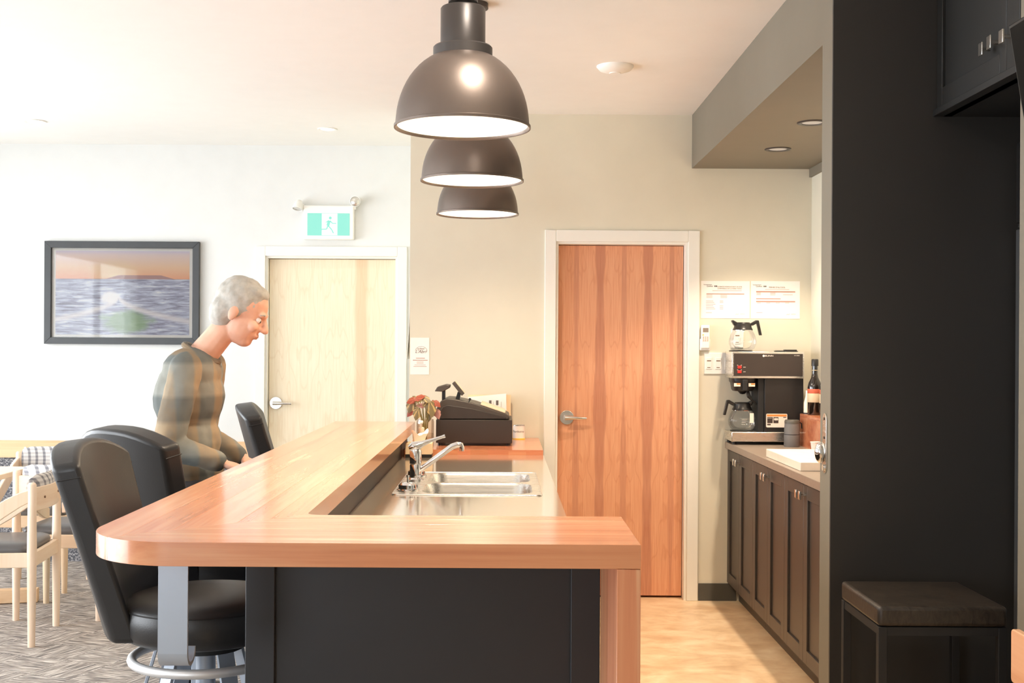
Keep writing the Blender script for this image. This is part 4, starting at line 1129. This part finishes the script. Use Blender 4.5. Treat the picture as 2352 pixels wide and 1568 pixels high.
leaves = [(-0.030, 0.264, 20, 0.040, M_leafr), (-0.070, 0.244, 200, 0.036, M_leafr), (-0.074, 0.222, 250, 0.055, M_leafg), (-0.072, 0.196, 232, 0.054, M_leafr),
          (-0.040, 0.180, 258, 0.046, M_leafg), (0.030, 0.212, 285, 0.064, M_leafg), (0.058, 0.232, 320, 0.036, M_leafr), (0.060, 0.180, 288, 0.042, M_leafp),
          (0.002, 0.258, 330, 0.042, M_leafg), (-0.018, 0.220, 170, 0.036, M_leafp), (0.018, 0.168, 268, 0.040, M_leafg), (-0.045, 0.250, 140, 0.036, M_leafg)]
for i_, (lx, lz, deg, s_, lm_) in enumerate(leaves):
    a = math.radians(deg); ly = -0.030 + 0.016*(i_ % 4)
    d = Vector((math.cos(a), -0.25, math.sin(a))).normalized(); n_ = Vector((0.25*math.sin(i_*1.7), -0.80, 0.55+0.2*math.cos(i_*2.1)))
    y_ = n_.cross(d).normalized(); n_ = d.cross(y_)
    st_ = Vector((lx, ly, lz)) - d*0.6*s_
    lf = MB().add([Vector(v)*s_ for v in lv_], lf_).build('leaf', lm_, pt, ang=80)
    lf.matrix_local = Matrix.Translation(st_) @ Matrix((d, y_, n_)).transposed().to_4x4()
    MB().tube([(lx*0.1, 0.0, 0.03), (st_.x*0.25, st_.y*0.3, 0.13), (st_.x*0.7, st_.y*0.7, st_.z-0.02), tuple(st_)], 0.0022, 5).build('stalk', M_stem, pt)

t = thing('soap_dispenser', 'clear soap bottle with cream pump top in front of the plant jar', 'soap dispenser', (-0.418, 6.155, 0.940))
MB().lathe([(0, 0), (0.026, 0), (0.028, 0.01), (0.028, 0.07), (0.014, 0.088), (0.012, 0.092), (0, 0.092)], 24).build('bottle', thin_glass('soap_bottle', (0.95, 0.92, 0.86, 1), 0.35), t, ang=60)
MB().lathe([(0, 0.002), (0.0245, 0.002), (0.0265, 0.01), (0.0265, 0.045), (0, 0.045)], 24).build('soap', plain('soap_liquid', S(236, 220, 196), 0.2), t)
M_cream = plain('cream_plastic', S(244, 226, 200), 0.4)
MB().lathe([(0, 0.088), (0.0155, 0.088), (0.0155, 0.108), (0.010, 0.112), (0, 0.112)], 20).build('pump_collar', M_cream, t)
MB().cyl((0, 0, 0.11), (0, 0, 0.135), 0.005, n=10).build('pump_stem', M_cream, t)
MB().box(-0.009, 0.009, -0.032, 0.009, 0.130, 0.146).build('pump_head', M_white, t, bevel=0.004)

t = thing('tissue_box', 'cream tissue box with a black base on the worktop behind the faucet', 'tissue box', (-0.418, 6.00, 0.914))
MB().box(-0.066, 0.066, -0.05, 0.05, 0, 0.016).build('base', M_black, t, bevel=0.001)
MB().box(-0.066, 0.066, -0.05, 0.05, 0.016, 0.072).build('carton', plain('cream_carton', S(240, 216, 180), 0.6), t, bevel=0.002)
rings = []
for k in range(7):
    q = k/6
    rings.append([((0.026+0.016*q)*math.cos(a)*(1+0.12*math.sin(3*a+2*q)) + 0.004*q - 0.004, (0.012+0.010*q)*math.sin(a)*(1+0.25*math.cos(2*a)), 0.0705 + (0.052+0.014*math.sin(2*a+0.8)+0.006*math.sin(5*a))*q) for a in [2*PI*m/20 for m in range(20)]])
MB().loops(rings, True, True).build('tissue', plain('tissue_paper', S(248, 240, 226), 0.9), t, ang=70)

# ------------------------------------------------------------------ right-hand side
t = thing('door_latch', 'tall nickel latch plate with thumb turn on the grey partition edge', 'latch', (PX0, 4.042, 1.150))
lp = []
for k in range(9): a = PI*k/8; lp.append((0.023*math.cos(a), 0.078+0.023*math.sin(a)))
for k in range(9): a = PI + PI*k/8; lp.append((0.023*math.cos(a), -0.078+0.023*math.sin(a)))
MB().prism(lp, -0.005, 0.0, 'x').build('plate', M_nickel, t, bevel=0.001)
MB().ball((-0.017, 0, -0.032), (0.020, 0.020, 0.036), nu=16, nv=10).build('thumb_turn', M_chrome, t)
MB().cyl((-0.010, 0, -0.083), (-0.004, 0, -0.083), 0.011, n=16).build('lock_button', M_chrome, t)
for z in (0.082, 0.018): MB().cyl((-0.0062, 0, z), (-0.0045, 0, z), 0.005, n=10).build('screw_head', M_black, t)
for z in (0.060, 0.040): MB().box(-0.0056, -0.0048, -0.014, 0.012, z-0.005, z+0.005).build('engraving', M_steel, t, smooth=False)

M_ucab = plain('black_cabinet_paint', S(30, 30, 29), 0.5, var=0.04)
uc = thing('wall_cabinet', 'black wall cabinet above the refrigerator with square nickel knobs', 'cabinet', (1.432, 3.65, 2.24))
MB().box(0.022, 1.05, -0.322, 0.322, 0.0, CEIL-2.24-0.002).build('carcass', M_ucab, uc, smooth=False)
MB().box(-0.012, 0.05, -0.322, 0.322, 0.0, 0.022).build('light_rail', M_ucab, uc, bevel=0.002)
sy = 3.42-3.65
for y0, y1 in ((sy+0.0015, 0.318), (-0.318, sy-0.0015)):
    z0, z1, st = 0.026, CEIL-2.24-0.01, 0.045
    d = MB().box(0.010, 0.021, y0, y1, z0, z1); d.box(0, 0.010, y0, y0+st, z0, z1); d.box(0, 0.010, y1-st, y1, z0, z1)
    d.box(0, 0.010, y0+st, y1-st, z0, z0+0.06); d.box(0, 0.010, y0+st, y1-st, z1-0.06, z1)
    d.build('door', M_ucab, uc, bevel=0.0012, seg=1)
for y, z in ((sy+0.055, 0.12), (sy+0.115, 0.115), (sy-0.03, 0.115)):
    MB().cyl((-0.024, y, z), (0, y, z), 0.006, n=10).build('knob_stem', M_nickel, uc)
    MB().box(-0.030, -0.024, y-0.014, y+0.014, z-0.019, z+0.019).build('knob', M_nickel, uc, bevel=0.0012)

rf = thing('refrigerator', 'tall refrigerator recessed in the dark alcove, seen as a steel sliver', 'refrigerator', (1.690, 3.65, 0))
MB().box(0.045, 0.75, -0.31, 0.305, 0.02, 2.16).build('cabinet', M_blackmat, rf, bevel=0.004)
MB().box(0.0, 0.043, -0.31, 0.305, 0.06, 1.865).build('lower_door', plain('fridge_steel', S(120, 122, 124), 0.35, 0.7), rf, bevel=0.004)
MB().box(0.0, 0.043, -0.31, 0.305, 1.885, 2.15).build('upper_door', M_black, rf, bevel=0.004)
MB().box(-0.006, 0.0, 0.236, 0.252, 1.89, 2.14).build('chrome_edge', M_chrome, rf)
MB().box(-0.010, 0.0, 0.235, 0.262, 1.868, 1.880).build('hinge', M_chrome, rf)

ds = thing('counter_stool', 'dark square counter stool with grained leather cushion by the partition', 'stool', (1.293, 3.70, 0))
hw, hd, hz = 0.190, 0.195, 0.715
MB().box(-hw, hw, -hd, hd, hz-0.060, hz).build('cushion', M_tooled, ds, bevel=0.012, seg=3)
MB().tube([(p[0], p[1], hz-0.006) for p in rrect(-hw+0.004, hw-0.004, -hd+0.004, hd-0.004, 0.012, 3)], 0.0025, 5, closed=True).build('piping', M_tooled, ds)
for sx in (-1, 1):
    for sy_ in (-1, 1):
        MB().box(sx*(hw-0.014)-0.0125, sx*(hw-0.014)+0.0125, sy_*(hd-0.014)-0.0125, sy_*(hd-0.014)+0.0125, 0, hz-0.061).build('leg', M_blackmat, ds, bevel=0.001)
for sx in (-1, 1):
    MB().box(sx*(hw-0.014)-0.010, sx*(hw-0.014)+0.010, -hd+0.027, hd-0.027, hz-0.086, hz-0.061).build('side_rail', M_blackmat, ds)
    MB().box(-hw+0.027, hw-0.027, sx*(hd-0.014)-0.010, sx*(hd-0.014)+0.010, hz-0.086, hz-0.061).build('cross_rail', M_blackmat, ds)
    MB().box(sx*(hw-0.014)-0.010, sx*(hw-0.014)+0.010, -hd+0.027, hd-0.027, 0.20, 0.225).build('foot_rail', M_blackmat, ds)
MB().lathe([(0, -0.012), (0.020, -0.010), (0.022, 0), (0, 0)], 20, (-0.125, -0.08, hz-0.062)).build('leveller', plain('copper_disc', S(128, 86, 62), 0.4), ds)

ch = thing('wooden_chair', 'peach wood chair whose back board shows at the lower right edge', 'chair', (1.322, 2.86, 0))
MB().prism(rrect(-0.225, 0.225, 0.615, 0.752, 0.012, 4), -0.010, 0.010, 'x').build('back_board', M_barX if False else wood('peach_board', 1, S(240, 194, 152), S(232, 178, 136), S(220, 160, 118), None, 0.4), ch, bevel=0.003)
for y in (-0.16, 0.16):
    MB().box(0.011, 0.040, y-0.016, y+0.016, 0, 0.735).build('leg', M_beech, ch, bevel=0.003)
    MB().box(0.38, 0.41, y-0.016, y+0.016, 0, 0.43).build('leg', M_beech, ch, bevel=0.003)
MB().box(0.0105, 0.43, -0.20, 0.20, 0.431, 0.455).build('seat', M_beech, ch, bevel=0.005)

tv = thing('television', 'black flat television tilted down at the upper right edge', 'television', (1.37, 2.72, 2.08))
Mt = Matrix.Rotation(-0.165, 4, 'Y')
MB().box(-0.006, 0.035, -0.42, 0.43, -0.245, 0.245).xform(Mt).build('casing', M_black, tv, bevel=0.003)
MB().box(-0.008, -0.005, -0.41, 0.42, -0.235, 0.235).xform(Mt).build('screen', plain('dark_screen', S(8, 8, 9), 0.3, spec=0.05), tv, smooth=False)
MB().box(0.03, 0.075, -0.08, 0.08, -0.08, 0.08).build('mount_plate', M_blackmat, tv, bevel=0.002)
MB().cyl((0.10, 0, -0.02), (0.10, 0, CEIL-2.08-0.001), 0.020, n=14).build('ceiling_pole', M_blackmat, tv)

# ------------------------------------------------------------------ the man
def man():
    ox, oy = -1.25, 4.78
    p = thing('person', 'grey-haired person in a dark plaid shirt bending forward beside the bar', 'person', (ox, oy, 0))
    SK = NT('warm_skin'); v = SK.coord()
    SK.done(SK.ramp(SK.noise(v, 14, 3), [(0.3, S(216, 164, 140)), (0.7, S(230, 184, 160))]), 0.5, 0, 0.4)
    SK.p.inputs['Subsurface Weight'].default_value = 0.0
    skin = SK.m
    b = MB()
    # torso, neck
    b.ball((0.0, 0, 0.95), (0.115, 0.155, 0.12)); b.ball((-0.005, 0, 1.08), (0.105, 0.14, 0.13)); b.ball((0.0, 0, 1.26), (0.115, 0.165, 0.16))
    b.ball((0.02, 0, 1.37), (0.095, 0.175, 0.09))
    b.capsule((0.035, 0, 1.41), (0.135, 0, 1.53), 0.060, 0.053)
    for s_ in (-1, 1):
        b.capsule((0, s_*0.088, 0.90), (0.03, s_*0.10, 0.50), 0.085, 0.055); b.capsule((0.03, s_*0.10, 0.50), (-0.03, s_*0.105, 0.09), 0.054, 0.036)
        b.capsule((-0.05, s_*0.105, 0.05), (0.15, s_*0.12, 0.035), 0.042, 0.034)
    arms = {-1: [(0.035, -0.19, 1.375), (-0.02, -0.245, 1.085), (0.175, -0.215, 1.020)], 1: [(0.035, 0.19, 1.375), (0.0, 0.240, 1.09), (0.165, 0.20, 1.00)]}
    for s_, (a, e, w) in arms.items():
        b.capsule(a, e, 0.050, 0.041); b.capsule(e, w, 0.040, 0.027)
        w = Vector(w); e = Vector(e); d = (w-e).normalized(); up = Vector((0,0,1)); sd = d.cross(up).normalized(); nn = sd.cross(d)
        pc_ = w + d*0.05
        b.ball(pc_, (0.052, 0.040, 0.017), (d, sd, nn))
        for i, (off, ln) in enumerate(((-0.029, 0.070), (-0.010, 0.080), (0.009, 0.076), (0.027, 0.060))):
            k0 = w + d*0.088 + sd*off; k1 = k0 + d*ln*0.5 - nn*0.008; k2 = k1 + d*ln*0.35 - nn*ln*0.35
            b.capsule(k0, k1, 0.0095, 0.0088, 8); b.capsule(k1, k2, 0.0088, 0.0078, 8)
        th0 = w + d*0.03 - sd*s_*0.0 + sd*(0.036 if s_ < 0 else -0.036)*(-1); th1 = th0 + d*0.035 + (th0-(w+d*0.03)).normalized()*0.018 - nn*0.01; th2 = th1 + d*0.028 - nn*0.01
        b.capsule(th0, th1, 0.0125, 0.0105, 8); b.capsule(th1, th2, 0.0105, 0.009, 8)
    # head
    tl = math.radians(24)
    f = Vector((math.cos(tl), 0, -math.sin(tl))); u = Vector((math.sin(tl), 0, math.cos(tl))); s2 = Vector((0, 1, 0))
    c = Vector((0.200, 0, 1.600)); ax = (f*1.08, s2*1.06, u*1.10)
    P = lambda a, b_, d_: c + f*a*1.08 + s2*b_*1.06 + u*d_*1.10
    b.ball(P(-0.005, 0, 0.030), (0.098, 0.077, 0.088), ax); b.ball(P(0.025, 0, -0.030), (0.070, 0.064, 0.082), ax); b.ball(P(0.048, 0, -0.085), (0.036, 0.036, 0.028), ax)
    b.ball(P(0.085, 0, 0.022), (0.014, 0.050, 0.012), ax)
    b.capsule(P(0.092, 0, 0.010), P(0.112, 0, -0.026), 0.0095, 0.0150, 10)
    for s_ in (-1, 1):
        b.ball(P(0.104, s_*0.011, -0.030), 0.009); b.ball(P(0.070, s_*0.040, -0.025), (0.022, 0.022, 0.020), ax)
        b.ball(P(-0.008, s_*0.078, -0.008), (0.018, 0.010, 0.030), ax)
    b.ball(P(0.090, 0, -0.054), (0.010, 0.023, 0.0055), ax); b.ball(P(0.088, 0, -0.064), (0.010, 0.020, 0.006), ax)
    o = b.build('body', skin, p)
    m = o.modifiers.new('r', 'REMESH'); m.mode = 'VOXEL'; m.voxel_size = 0.0055; m.use_smooth_shade = True
    m = o.modifiers.new('s', 'SMOOTH'); m.iterations = 3; m.factor = 0.5
    bake(o); o.data.materials.clear(); o.data.materials.append(skin)
    # eyes, brows, mouth
    for s_ in (-1, 1):
        e = MB().ball(P(0.078, s_*0.031, 0.001), 0.0125, nu=14, nv=10).build('eye', plain('eye_white', S(236, 230, 224), 0.2) if 'eye_white' not in MATS else MATS['eye_white'], p)
        MB().ball(P(0.0875, s_*0.031, -0.001), (0.004, 0.006, 0.006), ax, 10, 8).build('iris', M_inkd, e)
        MB().tube([P(0.092, s_*0.016, 0.020), P(0.093, s_*0.032, 0.026), P(0.082, s_*0.050, 0.022)], [0.003, 0.0042, 0.0025], 6).build('eyebrow', MATS.get('grey_hair') or plain('grey_hair', S(178, 174, 166), 0.7, var=0.15, scale=40), p)
    MB().tube([P(0.0935, -0.020, -0.0590), P(0.0985, 0, -0.0592), P(0.0935, 0.020, -0.0590)], 0.0016, 5).build('mouth_line', plain('lip_tone', S(176, 110, 98), 0.5), p)
    # hair
    h = MB(); h.ball(P(-0.016, 0, 0.040), (0.098, 0.084, 0.090), ax); h.ball(P(-0.050, 0, -0.010), (0.062, 0.078, 0.080), ax); h.ball(P(0.012, 0, 0.085), (0.066, 0.068, 0.034), ax)
    for s_ in (-1, 1): h.ball(P(-0.012, s_*0.066, 0.022), (0.040, 0.016, 0.045), ax)
    ho = h.build('hair', MATS['grey_hair'], p)
    m = ho.modifiers.new('r', 'REMESH'); m.mode = 'VOXEL'; m.voxel_size = 0.006; m.use_smooth_shade = True
    tx = bpy.data.textures.new('hairt', 'CLOUDS'); tx.noise_scale = 0.03
    m = ho.modifiers.new('d', 'DISPLACE'); m.texture = tx; m.strength = 0.010; m.mid_level = 0.5
    m = ho.modifiers.new('s', 'SMOOTH'); m.iterations = 2
    bake(ho); ho.data.materials.clear(); ho.data.materials.append(MATS['grey_hair'])
    # shirt
    PL = NT('plaid_flannel'); x, y, z = PL.sep(PL.coord())
    a = PL.math('PINGPONG', PL.math('MULTIPLY', PL.math('ADD', x, PL.math('MULTIPLY', y, 0.9)), 11.0), 1.0); bz = PL.math('PINGPONG', PL.math('MULTIPLY', z, 9.0), 1.0)
    fa = PL.maprange(a, 0.45, 0.6); fb = PL.maprange(bz, 0.5, 0.65)
    cc = PL.mix(fb, PL.mix(fa, S(144, 144, 136), S(168, 148, 122)), PL.mix(fa, S(102, 106, 104), S(134, 118, 98)))
    PL.done(PL.mix(PL.maprange(PL.noise(PL.coord(), 9, 4), 0.4, 0.65, 0, 0.5), cc, S(122, 124, 120)), 0.9, 0, 0.1)
    sh = MB()
    sh.ball((0.0, 0, 0.97), (0.135, 0.172, 0.11)); sh.ball((-0.005, 0, 1.08), (0.128, 0.160, 0.14)); sh.ball((-0.004, 0, 1.26), (0.136, 0.182, 0.165)); sh.ball((0.012, 0, 1.365), (0.112, 0.190, 0.098))
    for s_, (a_, e_, w_) in arms.items():
        a_, e_, w_ = Vector(a_), Vector(e_), Vector(w_)
        sh.capsule(a_, e_, 0.066, 0.055); sh.capsule(e_, e_.lerp(w_, 0.92), 0.054, 0.040)
    so = sh.build('shirt', PL.m, p)
    m = so.modifiers.new('r', 'REMESH'); m.mode = 'VOXEL'; m.voxel_size = 0.009; m.use_smooth_shade = True
    tx2 = bpy.data.textures.new('foldt', 'CLOUDS'); tx2.noise_scale = 0.09
    m = so.modifiers.new('d', 'DISPLACE'); m.texture = tx2; m.strength = 0.018; m.mid_level = 0.5
    m = so.modifiers.new('s', 'SMOOTH'); m.iterations = 3
    bake(so); so.data.materials.clear(); so.data.materials.append(PL.m)
    MB().tube([(0.045+0.062*math.cos(a_)*1.05, 0.075*math.sin(a_), 1.435-0.035*math.cos(a_)) for a_ in [k*PI/12 for k in range(24)]], 0.013, 8, closed=True).build('collar', PL.m, so)
    # trousers and shoes
    tr = MB(); tr.ball((0.0, 0, 0.93), (0.128, 0.166, 0.10))
    for s_ in (-1, 1):
        tr.capsule((0, s_*0.088, 0.88), (0.03, s_*0.10, 0.50), 0.098, 0.072); tr.capsule((0.03, s_*0.10, 0.50), (-0.03, s_*0.105, 0.11), 0.070, 0.060)
    to = tr.build('trousers', plain('dark_denim', S(66, 68, 76), 0.8), p)
    m = to.modifiers.new('r', 'REMESH'); m.mode = 'VOXEL'; m.voxel_size = 0.010; m.use_smooth_shade = True
    m = to.modifiers.new('s', 'SMOOTH'); m.iterations = 3
    bake(to); to.data.materials.clear(); to.data.materials.append(MATS['dark_denim'])
    for s_ in (-1, 1):
        s0 = MB(); s0.capsule((-0.055, s_*0.105, 0.055), (0.155, s_*0.12, 0.045), 0.052, 0.043)
        s0.v = [(x_, y_, max(z_, 0.001)) for x_, y_, z_ in s0.v]
        s0.build('shoe', M_black, p, ang=70)
man()
bpy.context.view_layer.update()
